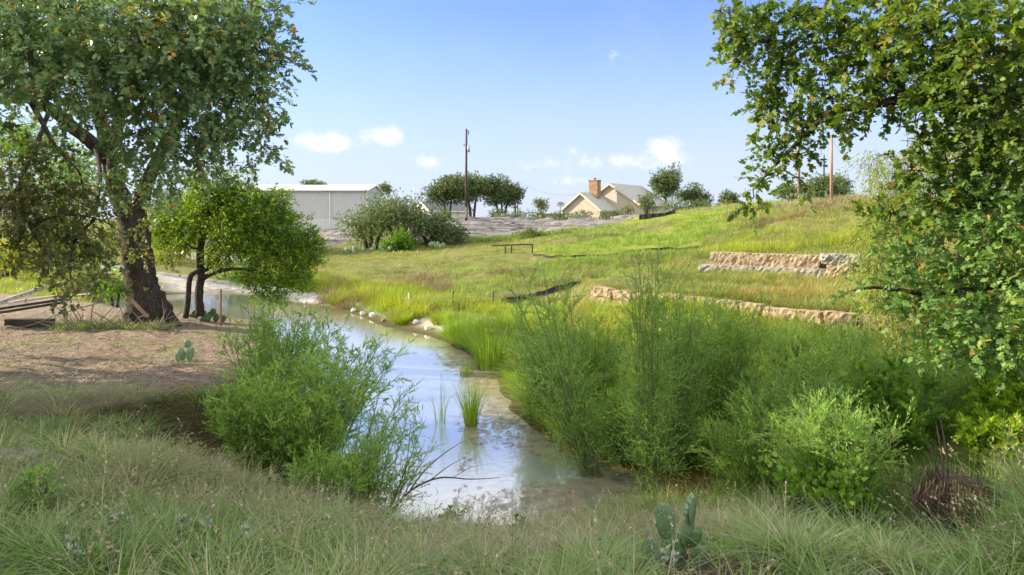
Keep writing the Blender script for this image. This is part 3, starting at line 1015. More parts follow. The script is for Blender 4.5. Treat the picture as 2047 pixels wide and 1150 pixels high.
def shrub(name, label, cat, base, height, spread, seed, mat, stems=14, lets=16, leafn=26, leaf=.05, shape=NARROW, lean=(0, 0), group=None,
          stem_mat=None, let_len=.55, start=.25, droop=0.0, stem_r=.016, up=.2, fan=.9, z_stop=None, hidden=False, lobed=None):
    """many-stemmed shrub: stems fan from the base, branchlets carry many small leaves"""
    r_ = np.random.default_rng(seed)
    base = np.array(base, float)
    root = thing(name, label, cat, base, group)
    tb = MB()
    ls, ds, ll = [], [], []
    for s in range(stems):
        a = 2 * math.pi * (s + r_.random()) / stems
        rr = spread * r_.uniform(.15, 1.0) ** fan
        top = base + np.array([math.cos(a) * rr + lean[0], math.sin(a) * rr + lean[1], height * r_.uniform(.72, 1.03) * (1 - .18 * rr / spread)])
        b0 = base + np.array([math.cos(a), math.sin(a), 0]) * spread * .3 * r_.random()
        mid = b0 + (top - b0) * .45 - np.array([math.cos(a), math.sin(a), 0]) * rr * .15 + r_.normal(size=3) * .06
        sp = spline([b0, mid, top], 8)
        tb.tube(sp, np.linspace(stem_r * r_.uniform(.7, 1.2), .003, len(sp)), 5, .1, seed)
        for k in range(lets):
            f = start + (1 - start) * (k + r_.random()) / lets
            q = sp[min(int(f * (len(sp) - 1)), len(sp) - 1)]
            tan = nrm(sp[min(int(f * (len(sp) - 1)) + 1, len(sp) - 1)] - sp[max(int(f * (len(sp) - 1)) - 1, 0)])
            o = nrm(r_.normal(size=3))
            d = nrm(tan * .5 + o * .85 + np.array((0, 0, .42 - droop)))
            ls.append(q)
            ds.append(d)
            ll.append(let_len * r_.uniform(.5, 1.2) * (1.15 - .5 * f))
    tb_ = MB()
    tb.build('stems', stem_mat or MAT['stem_green'], root, smooth=True)
    ls, ds, ll = np.array(ls), np.array(ds), np.array(ll)
    M = len(ls)
    # side twigs on each branchlet
    K = 4
    q = ls[:, None] + ds[:, None] * (ll[:, None] * r_.uniform(.1, .7, (M, K)))[..., None]
    dd = nrm(ds[:, None] + r_.normal(size=(M, K, 3)) * .5)
    ls = np.vstack([ls, q.reshape(-1, 3)])
    ds = np.vstack([ds, dd.reshape(-1, 3)])
    ll = np.append(ll, (ll[:, None] * r_.uniform(.35, .7, (M, K))).ravel())
    M = len(ls)
    e = ls + ds * ll[:, None]
    s1 = nrm(np.cross(ds, r_.normal(size=(M, 3)))) * .003
    s2 = np.cross(ds, s1)
    tmesh('twigs', np.stack([ls + s1, ls - s1 * .5 + s2, ls - s1 * .5 - s2, e], 1), [(0, 1, 3), (1, 2, 3), (2, 0, 3)], stem_mat or MAT['stem_green'], root)
    tt = r_.uniform(.08, 1, (M, leafn))
    b = ls[:, None] + ds[:, None] * (ll[:, None] * tt)[..., None]
    o = nrm(r_.normal(size=(M, leafn, 3)))
    ld = nrm(ds[:, None] * 1.0 + o * .55 + np.array((0, 0, .25 - droop)))
    V = leaves(b.reshape(-1, 3), ld.reshape(-1, 3), leaf * r_.uniform(.5, 1.25, M * leafn), shape, r_, up)
    tone = np.repeat(r_.random(M) * .6, leafn)
    hgt = np.clip((b[..., 2].ravel() - base[2]) / max(height, .1), 0, 1)
    rnd = np.clip(tone + r_.random(M * leafn) * .35 + .0 * hgt, 0, 1)
    tmesh('foliage', V, [tuple(range(len(shape)))], mat, root, {'rnd': rnd})
    return root


# ------------------------------------------------------------------ big oak on the left bank
TY = 24.5
tb_base = P(293, 640, TY)
trunk_pts = [P(296, 652, TY), P(294, 620, TY), P(286, 580, TY), P(281, 550, TY), P(274, 505, TY), P(266, 450, TY), P(258, 410, TY)]
trunk_rad = [.95, .76, .56, .50, .53, .50, .42]
left_stem = ([P(255, 425, TY), P(238, 390, TY), P(224, 345, TY), P(214, 290, TY - .5), P(200, 235, TY - 1.5), P(185, 170, TY - 2), P(190, 60, TY - 2.5), P(200, -60, TY - 3)], [.42, .34, .28, .24, .22, .18, .14, .08])
right_stem = ([P(268, 430, TY), P(286, 395, TY), P(300, 350, TY - .5), P(330, 290, TY - 2), P(370, 200, TY - 4), P(400, 90, TY - 5), P(430, -40, TY - 5.5)], [.36, .26, .22, .19, .16, .12, .07])
limb_l = ([P(222, 330, TY), P(190, 292, TY - 1.2), P(140, 250, TY - 2.5), P(100, 216, TY - 3.5), P(60, 198, TY - 4.2), P(0, 193, TY - 5), P(-90, 160, TY - 6)], [.24, .22, .2, .18, .16, .14, .08])
limb_f = ([P(225, 345, TY), P(235, 250, TY - 4), P(260, 160, TY - 7), P(300, 90, TY - 9), P(330, 10, TY - 10)], [.22, .18, .14, .1, .05])
left_lobes = [LB(40, 60, 15, 1.2, 1.5), LB(150, 30, 16, 1.3, 1.6), LB(270, 50, 15, 1.3, 1.5), LB(380, 60, 15, 1.2, 1.4), LB(470, 60, 16, 1.05),
              LB(530, 110, 16, .72), LB(566, 125, 16, .26), LB(560, 15, 16, .3), LB(500, 0, 16.5, .6), LB(90, 150, 15, .85, 1.2), LB(200, 140, 15, .95, 1.2), LB(300, 160, 16, 1.1, 1.3), LB(400, 170, 15.5, 1.1, 1.3),
              LB(480, 180, 16.5, .8), LB(530, 200, 17, .45), LB(300, 250, 17, .85), LB(385, 260, 17, .95), LB(455, 265, 17, .6), LB(520, 260, 17.5, .38), LB(540, 235, 17.5, .25),
              LB(545, 300, 17.5, .28), LB(500, 325, 18, .24), LB(460, 340, 18, .24), LB(410, 335, 18, .42), LB(200, 230, 18, .55), LB(130, 215, 18, .45), LB(40, 150, 17, .7),
              LB(240, 310, 19, .55), LB(330, 340, 19, .6), LB(215, 365, 20, .5), LB(300, 400, 20, .45), LB(10, 250, 18, .3),
              LB(160, 90, 26, 2.2), LB(350, 90, 27, 2.2), LB(20, 60, 25, 2.2), LB(450, 130, 26, 1.5),
              LB(150, -110, 20, 2.0), LB(380, -60, 18, 1.4), LB(-200, -20, 21, 2.4), LB(-150, 120, 19, 2)]
big = tree('oak_tree', 'large old oak with a thick dark trunk and blue-green crown on the bare left bank', 'tree', tb_base,
           [(trunk_pts, trunk_rad), left_stem, right_stem, limb_l, limb_f], left_lobes, MAT['oak_leaf_cool'], 112, .15, OAK, 11, per=13, spray=.42, droop=.25,
           limb_r=.075, branches=7, twig_r=.006,
           extra=[([P(64, 208, TY - 4), P(90, 255, TY - 4.2), P(110, 292, TY - 4.5), P(140, 325, TY - 4.6), P(160, 350, TY - 4.8), P(168, 392, TY - 5)], [.09, .07, .06, .05, .04, .02]),
                  ([P(230, 650, TY - .2), P(262, 635, TY - .3), P(285, 610, TY - .3)], [.10, .22, .3]),
                  ([P(362, 655, TY - .4), P(338, 632, TY - .3), P(312, 600, TY)], [.08, .2, .3])])
crown_mesh('low_branch_leaves', [LB(50, 330, 18, .7), LB(110, 300, 19, .5), LB(30, 400, 17, .8), LB(110, 400, 18, .8), LB(70, 460, 17, .75), LB(150, 470, 18, .8), LB(190, 410, 19, .6), LB(190, 520, 18, .5), LB(110, 530, 16.5, .45),
                                 LB(140, 575, 15.5, .36), LB(200, 560, 17, .3), LB(230, 470, 21, .35), LB(275, 450, 23.3, .3), LB(285, 505, 23.3, .35), LB(300, 380, 22, .4), LB(340, 520, 22, .22), LB(250, 560, 17, .2), LB(20, 500, 17, .4)],
           big, MAT['oak_leaf_brown'], 150, .12, OAK, 12, per=12, spray=.38, droop=.3, twig=MAT['twig'], twig_r=.006)
xb = MB()
for pts, rad in [([P(165, 385, 19.5), P(190, 430, 19), P(150, 480, 18), P(140, 540, 16.5), P(150, 590, 15.5)], [.05, .045, .035, .025, .01]),
                 ([P(100, 216, 21), P(70, 300, 19.5), P(40, 370, 18), P(60, 450, 17), P(100, 520, 16.5)], [.07, .06, .05, .035, .015]),
                 ([P(40, 370, 18), P(0, 420, 17), P(-30, 500, 17)], [.045, .03, .01]),
                 ([P(190, 292, 23), P(200, 350, 21), P(190, 430, 19)], [.07, .06, .045]),
                 ([P(60, 450, 17), P(130, 430, 17.6), P(200, 440, 19), P(250, 470, 21)], [.03, .03, .02, .01])]:
    sp = spline(pts, 8)
    xb.tube(sp, np.interp(np.linspace(0, 1, len(sp)), np.linspace(0, 1, len(rad)), rad), 6, .15, 5)
xb.build('low_branch', MAT['bark'], big, smooth=True)

# ------------------------------------------------------------------ small double-stemmed tree beside it
SY = 26.0
tree('small_tree', 'small spreading tree with yellow-green glowing crown and two thin dark stems, by the water', 'tree', G(400, SY),
     [([P(400, 632, SY), P(398, 590, SY), P(402, 550, SY), P(400, 505, SY), P(410, 450, SY), P(425, 400, SY)], [.17, .15, .14, .14, .1, .05]),
      ([P(371, 636, SY - .2), P(376, 600, SY - .2), P(380, 555, SY - .2), P(400, 541, SY - .1), P(418, 535, SY), P(420, 505, SY), P(440, 480, SY)], [.11, .1, .1, .09, .09, .07, .05]),
      ([P(402, 560, SY), P(430, 545, SY - .3), P(480, 538, SY - .6), P(540, 550, SY - .8)], [.1, .08, .06, .03])],
     [LB(430, 395, 26, 1.0), LB(480, 385, 26.3, .8), LB(520, 430, 26, 1.1), LB(575, 460, 26, .9), LB(605, 500, 26, .75), LB(590, 545, 25.6, .55), LB(530, 500, 25.5, 1.0), LB(560, 575, 25.3, .55), LB(600, 560, 25.5, .45), LB(520, 585, 25.2, .35), LB(635, 500, 26, .35), LB(320, 450, 26.5, .6),
      LB(540, 600, 25.2, .25), LB(470, 460, 25.5, 1.0), LB(400, 440, 26, .95), LB(345, 430, 26.5, .75), LB(330, 475, 27, .6), LB(370, 485, 26.5, .55), LB(440, 510, 25.6, .6), LB(500, 550, 25.2, .5),
      LB(390, 370, 26.2, .6), LB(625, 480, 26, .38), LB(450, 430, 28, 1.2), LB(540, 470, 28, 1.2), LB(630, 515, 26, .3), LB(555, 400, 26, .5)],
     MAT['elm_leaf'], 560, .082, OVAL, 21, per=12, spray=.3, droop=.05, limb_r=.05, branches=5, shell=.45)

# ------------------------------------------------------------------ overhanging oak on the right
RX = 11.2
rt_base = np.array([9.6, RX, H(9.6, RX)[0]])
rlobes = [LB(1500, 30, 12, .5), LB(1470, 70, 12, .32), LB(1480, 125, 12, .30), LB(1440, 20, 12, .18), LB(1530, 85, 12, .45), LB(1590, 40, 12, .6), LB(1560, 160, 12, .45), LB(1525, 205, 12, .30), LB(1550, 245, 12, .38),
          LB(1540, 300, 12, .32), LB(1600, 290, 12, .34), LB(1530, 345, 12, .26), LB(1500, 375, 12, .18), LB(1498, 408, 12, .1), LB(1560, 340, 12, .18), LB(1640, 130, 11.5, .6), LB(1625, 220, 11.8, .45), LB(1670, 40, 11.5, .6),
          LB(1700, 210, 11, .42), LB(1690, 255, 11, .2), LB(1750, 90, 11, .7), LB(1765, 190, 11, .42), LB(1830, 40, 10.5, .7), LB(1850, 140, 10.3, .6), LB(1860, 215, 10.3, .38), LB(1930, 60, 9.8, .75), LB(1950, 160, 9.8, .6),
          LB(2020, 100, 9.4, .8), LB(2000, 220, 9.6, .45), LB(2060, 200, 9.5, .6), LB(1610, 385, 13, .14),
          LB(1840, 290, 10.6, .34), LB(1820, 340, 10.8, .22), LB(1900, 320, 10.6, .5), LB(1980, 310, 10.2, .5), LB(2050, 300, 10, .5), LB(1860, 390, 10.8, .42), LB(1780, 430, 11, .25),
          LB(1760, 410, 11.2, .18)]
rlobes2 = [LB(1950, 400, 10.4, .6), LB(2040, 400, 10, .6), LB(1800, 470, 11, .3), LB(1870, 480, 10.8, .5), LB(1970, 500, 10.3, .6), LB(2050, 510, 10, .6), LB(1770, 540, 11, .22), LB(1840, 560, 10.8, .42), LB(1910, 590, 10.5, .5),
           LB(2000, 600, 10.2, .55), LB(1730, 575, 11.2, .17), LB(1695, 580, 11.3, .08), LB(1830, 630, 10.8, .26), LB(1900, 670, 10.5, .38), LB(1980, 690, 10.2, .42), LB(2050, 690, 10, .45), LB(1850, 700, 10.6, .16), LB(1790, 590, 11, .2)]
off = [(7.6, 11.5, 10.5, 1.6), (10, 12, 12, 2.4), (12, 9, 9, 2.2), (11, 13, 8, 2.0), (7.0, 9.5, 11.0, 1.5)]
rt_parts = dict(trunks=[([rt_base + np.array((0, 0, -.2)), (9.4, 11.2, 3.5), (9.1, 11.2, 5.2), (8.8, 11.2, 6.8), (9.2, 11.4, 9.5), (9.6, 11.5, 12)], [.55, .42, .38, .34, .22, .1]),
                        ([(8.9, 11.2, 6.2), P(2047, 185, 10.6), P(1900, 200, 10.6), P(1810, 192, 10.8), P(1760, 120, 11), P(1700, 45, 11.3), P(1640, 20, 11.8), P(1560, 40, 12)], [.22, .17, .13, .11, .08, .06, .04, .02]),
                        ([P(1830, 195, 10.8), P(1740, 210, 11), P(1660, 225, 11.4), P(1610, 270, 11.8), P(1560, 320, 12), P(1505, 380, 12)], [.09, .07, .06, .045, .03, .012]),
                        ([(9.0, 11.2, 4.6), P(2080, 420, 10.4), P(1980, 400, 10.6), P(1900, 430, 10.8), P(1820, 440, 11)], [.16, .12, .09, .06, .02]),
                        ([(9.1, 11.2, 4.0), P(2080, 560, 10.4), P(1980, 570, 10.5), P(1880, 590, 10.8), P(1760, 575, 11.2), P(1700, 582, 11.3)], [.14, .1, .07, .05, .03, .008])])
ro = tree('oak_tree', 'big oak overhanging from the right edge with large lobed sunlit leaves', 'tree', rt_base, rt_parts['trunks'], rlobes + off, MAT['oak_leaf_bright'], 200, .122, OAK, 31,
          per=11, spray=.3, droop=.12, limb_r=.03, branches=6, twig_r=.004)
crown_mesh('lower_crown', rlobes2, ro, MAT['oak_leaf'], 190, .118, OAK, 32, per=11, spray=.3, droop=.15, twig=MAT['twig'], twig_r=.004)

# ------------------------------------------------------------------ trees beyond the frame on the left, whose shade lies over the near bank
for i, (x, y, s) in enumerate([(-14.0, 6.6, 1.3), (-19.5, 13.5, 1.3), (-13.0, -1.0, 1.25)]):
    z0 = H(x, y)[0]
    tree('oak_tree', ['tall oak outside the left edge of the view, level with the near grass', 'oak outside the left edge standing on the bare bank', 'oak outside the view beside the camera'][i], 'tree', (x, y, z0),
         [([(x, y, z0 - .2), (x + .2, y, z0 + 2), (x - .1, y + .2, z0 + 4), (x, y, z0 + 7 * s)], [.4, .3, .25, .1])],
         [(x + a * s, y + b * s, z0 + c * s, r * s) for a, b, c, r in [(0, 0, 7.2, 2.2), (2, 1.5, 5.5, 2), (-2, 1, 5.5, 2), (1, -2.4, 5.2, 2), (-.5, 2.8, 5.4, 2), (2.4, -.8, 4.2, 1.6), (0, 0, 4, 1.8), (0, -3, 3.6, 1.5), (0, 3, 3.6, 1.5)]],
         MAT['oak_leaf'], 34, .3, TUFT, 50 + i, per=10, spray=.6, twig=False, branches=2, group='oaks outside the left edge')

# ------------------------------------------------------------------ willow behind the right-hand oak
wb = G(1850, 20.5)
tree('willow_tree', 'feathery pale yellow-green willow between the stone walls and the dark oak', 'tree', wb,
     [([wb + np.array((0, 0, -.2)), wb + np.array((-.2, 0, 2)), wb + np.array((-.5, .1, 4)), wb + np.array((-.8, 0, 6))], [.2, .16, .1, .04]),
      ([wb + np.array((0, 0, .4)), wb + np.array((.8, .2, 2.4)), wb + np.array((1.6, .2, 4.6)), wb + np.array((2, 0, 6.6))], [.15, .1, .06, .03])],
     [LB(1745, 320, 20.5, .45), LB(1765, 380, 20.5, .55), LB(1800, 330, 20.5, .6), LB(1730, 440, 20.2, .3), LB(1770, 460, 20.2, .85), LB(1840, 400, 20.5, 1.0), LB(1755, 520, 20, .6), LB(1830, 520, 20, 1.0), LB(1750, 590, 20, .45),
      LB(1790, 610, 19.8, .7), LB(1880, 300, 20.5, .9), LB(1950, 250, 20.5, 1.0), LB(2030, 230, 20.5, 1.0), LB(1940, 400, 20.5, 1.3), LB(2030, 420, 20.5, 1.3), LB(1900, 600, 20, 1.0), LB(2020, 600, 20, 1.2), LB(1860, 660, 19.5, .6)],
     MAT['willow_leaf'], 215, .15, NARROW, 41, per=16, spray=.6, droop=.75, up=.1, bark=MAT['twig'], limb_r=.03, branches=3, shell=.6)

# ------------------------------------------------------------------ shrubs (willow-like, fine leaves)
SH = [
    ('dense feathery green shrub on the left water edge, largest of them', (590, 12.4), 2.75, 1.5, (.05, .0), 'baccharis', 66, 61),
    ('feathery shrub with bluish tips rising behind the large left-hand shrub', (530, 15.0), 3.5, 1.5, (.35, .3), 'baccharis_grey', 66, 62),
    ('low green shrub at the mouth of the eroded gully', (500, 11.9), 1.9, .8, (-.05, 0), 'baccharis', 26, 63),
    ('open feathery shrub leaning out over the left side of the water', (645, 14.2), 3.0, 1.3, (.5, .2), 'baccharis_grey', 34, 64),
    ('feathery green shrub closest to the near bank on the left', (665, 11.0), 1.35, .9, (.1, .0), 'baccharis', 30, 65),
]
for label, (px, Y), hh, sp, ln, mt, st, sd_ in SH:
    b = G(px, Y)
    b[2] = max(b[2], 0) - .05
    shrub('feathery_shrub', label, 'shrub', b, hh, sp, sd_, MAT[mt], stems=st, lets=16, leafn=20, leaf=.056, lean=ln, group='feathery shrubs along the creek', start=.12)
for label, px, Y, hh, sp, ln, st, sd_ in [('thin sparse wisps of feathery shrub standing in front of the bright water', 745, 11.0, 2.0, .8, (.35, 0), 13, 66),
                                         ('single thin feathery stem arching over the water left of the reeds', 700, 13.0, 2.2, .7, (.9, .2), 9, 67)]:
    b = G(px, Y)
    b[2] = max(b[2], 0) - .05
    shrub('feathery_shrub', label, 'shrub', b, hh, sp, sd_, MAT['baccharis_grey'], stems=st, lets=12, leafn=14, leaf=.055, lean=ln, group='feathery shrubs along the creek', start=.2)
for label, px, Y, hh, sp, ln, mt, st, sd_, lf in [
        ('tall slender feathery shrub with forked stems just right of the open water', 1185, 13.4, 4.5, .8, (-1.15, .3), 'baccharis_grey', 22, 71, 22),
        ('tallest narrow feathery shrub with plume top before the stone walls', 1300, 12.6, 4.75, .62, (-.02, 0), 'baccharis_grey', 20, 72, 22),
        ('feathery shrub plume beside the tallest one on its right', 1350, 13.4, 4.4, .6, (.3, .2), 'baccharis_grey', 20, 78, 22),
        ('bright green bushy shrub between the two tall feathery shrubs', 1190, 15.2, 3.0, 1.0, (0, .3), 'baccharis', 40, 73, 24),
        ('rounded feathery shrub in the middle of the right thicket', 1460, 14.2, 3.6, 1.05, (0, .1), 'baccharis', 46, 74, 24),
        ('broad dark feathery shrub leaning right over the rusty pool', 1590, 12.4, 2.35, 1.35, (.1, .1), 'baccharis_grey', 54, 75, 24),
        ('feathery shrub right of the thicket in front of the oak boughs', 1760, 13.0, 2.3, 1.1, (.2, 0), 'baccharis_grey', 42, 76, 22),
        ('low feathery shrub at the near edge of the rusty pool', 1660, 10.2, 1.7, 1.0, (0, 0), 'baccharis_grey', 34, 77, 22),
        ('low bright shrub at the right-hand water edge below the slender one', 1235, 14.0, 1.5, .8, (0, 0), 'baccharis', 26, 91, 22),
        ('low shrub standing over the right end of the rusty pool', 1500, 12.0, 1.7, .85, (0, 0), 'baccharis', 30, 92, 22),
        ('middle-height shrub at the back of the right thicket', 1640, 15.6, 1.9, 1.1, (0, 0), 'baccharis', 34, 93, 20),
        ('shrub between the thicket and the leafy forbs', 1850, 13.6, 1.9, 1.0, (0, 0), 'baccharis', 30, 94, 20),
        ('bright shrub at the left end of the right-hand thicket, by the open water', 1085, 17.0, 2.3, .9, (0, .2), 'baccharis', 32, 95, 20),
        ('far feathery shrub among the reeds left of the hanging oak leaves', 1580, 17.5, 2.2, 1.1, (0, 0), 'baccharis', 32, 96, 18),
        ('far feathery shrub nearest the hanging oak leaves', 1700, 17.0, 2.1, 1.0, (0, 0), 'baccharis_grey', 30, 97, 18),
        ('bright feathery shrub filling the gap behind the tallest one', 1380, 15.6, 2.7, .9, (0, 0), 'baccharis', 32, 79, 22)]:
    b = G(px, Y)
    b[2] = max(b[2], 0) - .05
    shrub('feathery_shrub', label, 'shrub', b, hh, sp, sd_, MAT[mt], stems=st, lets=17, leafn=lf - 4, leaf=.056, let_len=.78, lean=ln, group='feathery shrubs along the creek', stem_r=.013, start=.06)

# vine-covered shrubs and leafy forbs on the right
b = G(1770, 11.6)
shrub('vine_tangle', 'tangle of heart-leaved vine climbing over the right-hand shrubs', 'vine', b, 2.3, .8, 81, MAT['vine_leaf'], stems=16, lets=12, leafn=5, leaf=.085, shape=HEART, stem_mat=MAT['twig'], up=.4)
b = G(1660, 9.4)
shrub('vine_tangle', 'low heart-leaved vine sprawling at the foot of the shrubs near the camera', 'vine', b, .95, .75, 82, MAT['vine_leaf'], stems=14, lets=9, leafn=4, leaf=.08, shape=HEART, stem_mat=MAT['twig'], up=.4)
for k, (px, Y, hh, sp, sd_) in enumerate([(1970, 14.2, 2.6, 1.0, 83), (2060, 13.0, 2.3, 1.0, 84), (1900, 15.5, 2.4, 1.0, 85), (2010, 11.6, 1.7, .7, 86), (2060, 16.5, 2.7, 1.2, 87), (1990, 10.4, 1.2, .5, 88)]):
    b = G(px, Y)
    shrub('leafy_forb', ['bright yellow-green leafy forb in full sun under the oak boughs', 'sunlit leafy forb cut by the right edge', 'yellow-green leafy forb farther back left of the others', 'leafy forb beside the dark root mat',
                         'tall leafy forb rising behind the others at the right edge', 'smallest leafy forb above the near grass slope'][k], 'weed', b, hh, sp, sd_, MAT['forb'], stems=22, lets=12, leafn=10,
          leaf=.10, shape=np.array([(0, 0), (.17, .35), (0, 1.0), (-.17, .35)]), let_len=.3, start=.15, group='leafy forbs at the right edge', up=.4)

# ------------------------------------------------------------------ bushes and trees in the middle distance and on the skyline
def bush(name, label, px, py, Y, w, h, mat, seed, leaf=.2, dens=26, group=None, stems=2, n=7, cat='tree', base_py=None, zb=None, per=9):
    """px,py: centre of the crown in the photograph; w,h crown size in metres"""
    r_ = np.random.default_rng(seed)
    c = P(px, py, Y)
    g = np.array([c[0], c[1], H(c[0], c[1])[0] - .1])
    lobes = []
    for i in range(n):
        a = 2 * math.pi * i / n
        q = r_.uniform(.3, .72)
        lobes.append((c[0] + math.cos(a) * w / 2 * q, c[1] + math.sin(a) * w / 2 * q * .7, c[2] + r_.uniform(-.28, .25) * h, w * r_.uniform(.2, .3), w * .25, h * r_.uniform(.24, .36)))
    lobes.append((c[0], c[1], c[2] + h * .2, w * .25, w * .25, h * .27))
    tr = []
    for s in range(stems):
        dx = (s - (stems - 1) / 2) * w * .22
        tr.append(([g + np.array((dx * .3, 0, 0)), g + np.array((dx * .5, 0, (c[2] - g[2]) * .4)), (c[0] + dx, c[1], c[2] - h * .1)], [.035 * h + .03, .03 * h + .02, .03]))
    return tree(name, label, cat, g, tr, lobes, mat, dens * 2.2, leaf * 1.1, TUFT, seed, per=per, spray=leaf * 2, twig=False, branches=2, group=group, limb_r=.05)


g1 = 'live oaks on the ridge'
bush('live_oak', 'live oak with dark rounded crown just left of the tall utility pole', 895, 378, 98, 7.2, 4.2, MAT['live_oak_leaf'], 101, .19, 60, g1, 2)
bush('live_oak', 'live oak behind and right of the tall utility pole', 944, 374, 100, 7.2, 4.9, MAT['live_oak_leaf'], 102, .19, 60, g1, 2)
bush('live_oak', 'live oak at the right end of the dark clump, beyond the pole', 1003, 379, 100, 6.2, 4.4, MAT['live_oak_leaf'], 103, .19, 60, g1, 3)
bush('live_oak', 'small drooping live oak behind the thin pole on the ridge', 1030, 388, 101, 2.6, 3.2, MAT['live_oak_leaf'], 104, .18, 60, g1, 1)
bush('leafy_tree', 'tall rounded olive-gold tree right of the house', 1331, 366, 110, 4.9, 5.2, MAT['scrub_leaf'], 105, .2, 60, None, 1, n=9)
bush('dark_tree', 'dark green tree beside the olive-gold tree on the ridge', 1388, 385, 112, 5.2, 3.6, MAT['live_oak_leaf'], 106, .2, 55, None, 2)
bush('dark_tree', 'low dark tree on the skyline left of the hanging oak bough', 1455, 398, 105, 3.4, 2.4, MAT['live_oak_leaf'], 107, .2, 50, None, 2)
bush('scrub_tree', 'grey-green scrub tree on the hilltop beside the tallest brown pole', 1640, 375, 70, 4.6, 3.0, MAT['scrub_leaf'], 108, .17, 55, 'scrub trees on the hilltop', 2)
bush('scrub_tree', 'scrub tree right of the tallest brown pole on the hilltop', 1680, 375, 72, 2.4, 2.6, MAT['scrub_leaf'], 109, .17, 60, 'scrub trees on the hilltop', 2)
bush('scrub_tree', 'pale low scrub left of the hilltop poles', 1580, 388, 72, 3.6, 2.0, MAT['scrub_leaf'], 110, .17, 45, 'scrub trees on the hilltop', 2)
bush('mesquite', 'pale airy mesquite in front of the house roof', 1292, 402, 92, 3.2, 3.0, MAT['scrub_leaf'], 111, .15, 38, None, 2)
bush('shrub', 'yellowish round shrub left of the house gable', 1083, 410, 99, 2.4, 2.0, MAT['meadow'], 112, .16, 50, 'shrubs along the ridge', 1, cat='shrub')
for k, (px, py, Y, w, h, lab) in enumerate([(1000, 425, 92, 2.8, 1.4, 'dark shrub below the live oaks'), (1035, 428, 91, 2.6, 1.3, 'low shrub right of the thin pole'), (1075, 430, 91, 3.2, 1.2, 'shrub row on top of the granite, middle'),
                                             (1120, 432, 90, 3.0, 1.1, 'shrub below the left house gable'), (1160, 430, 90, 3.2, 1.2, 'shrub in front of the house wall'), (985, 432, 90, 2.0, 1.2, 'small shrub right of the pole foot'),
                                             (1230, 430, 88, 2.4, 1.2, 'shrub at the right foot of the house'), (1255, 418, 84, 2.0, 1.2, 'low bush before the right house wall'), (1350, 413, 84, 4.0, 1.8, 'long bush below the olive-gold tree'),
                                             (1400, 410, 84, 4.0, 1.6, 'bush below the dark ridge tree'), (1450, 410, 80, 3.4, 1.2, 'bush on the skyline at the top of the lawn'), (1210, 436, 80, 1.8, 1.6, 'thin upright bush at the end of the granite'),
                                             (1060, 468, 71, 3.4, 1.2, 'weedy bush at the lower granite edge'), (1130, 470, 69, 4.2, 1.0, 'long low bush between granite and lawn')]):
    bush('shrub', lab, px, py, Y, w, h, MAT['scrub_leaf' if k % 3 else 'live_oak_leaf'], 120 + k, .14, 42, 'shrubs along the ridge', 1, n=5, cat='shrub')
g2 = 'bushy trees below the metal building'
bush('scrub_tree', 'twiggy grey-green tree in front of the metal building corner', 742, 444, 70, 6.6, 5.6, MAT['scrub_leaf'], 140, .14, 40, g2, 3, n=9)
bush('scrub_tree', 'taller twiggy tree right of the metal building corner', 796, 434, 72, 5.8, 5.2, MAT['scrub_leaf'], 141, .14, 40, g2, 3, n=8)
bush('scrub_tree', 'dark spreading tree at the left foot of the granite slope', 862, 456, 71, 6.2, 4.8, MAT['live_oak_leaf'], 142, .14, 60, g2, 3, n=9)
bush('scrub_tree', 'low dark skirt of bushes under the granite edge', 902, 478, 70, 4.2, 2.8, MAT['live_oak_leaf'], 143, .14, 60, g2, 2)
bush('shrub', 'vivid lime-green round bush among the darker trees', 797, 478, 67.5, 3.4, 2.3, MAT['bright_bush'], 144, .13, 90, None, 1, cat='shrub')
bush('dark_tree', 'tree top showing behind the right end of the metal building', 768, 380, 112, 2.6, 2.4, MAT['scrub_leaf'], 145, .18, 50, None, 1)
bush('dark_tree', 'flat tree top showing above the metal building roof', 625, 366, 120, 4.4, 1.2, MAT['scrub_leaf'], 146, .18, 50, None, 1)
g3 = 'trees across the water on the left'
for k, (px, py, Y, w, h, mt, lab) in enumerate([
        (40, 300, 48, 7, 5, 'elm_leaf', 'hazy sunlit tree seen through the left oak'), (140, 350, 52, 7, 6, 'elm_leaf', 'yellowish tree behind the left oak trunk'), (30, 420, 44, 6, 5, 'scrub_leaf', 'tree filling the left edge behind the oak'),
        (120, 440, 46, 5, 4, 'elm_leaf', 'rounded tree left of the oak trunk across the bank'), (500, 560, 51, 5, 2.6, 'bright_bush', 'green bush beyond the pale path at the far end of the water'), (585, 545, 52, 4.5, 2.4, 'yellow_bush', 'yellow-green bush beyond the far end of the water, right of the small tree'),
        (20, 510, 40, 4, 2.2, 'yellow_bush', 'brilliant yellow-green bush at the left edge in full sun'), (90, 500, 42, 3.2, 2.0, 'yellow_bush', 'second yellow-green bush beside the left edge'),
        (190, 500, 44, 3.6, 3.0, 'bright_bush', 'green bush left of the oak trunk'), (230, 570, 34, 2.2, 1.8, 'bright_bush', 'lit green bush close behind the oak trunk'), (330, 500, 58, 4.5, 3.0, 'yellow_bush', 'bright yellow bush between the oak trunk and small tree'),
        (350, 440, 62, 8, 6, 'scrub_leaf', 'tree behind the small yellow-green tree'), (470, 420, 70, 9, 6, 'scrub_leaf', 'broad tree hidden behind the small tree crown'), (520, 470, 75, 6, 3, 'live_oak_leaf', 'dark tree left of the metal building')]):
    bush('leafy_tree', lab, px, py, Y, w, h, MAT[mt], 150 + k, .13, 34, g3, 2, n=8)

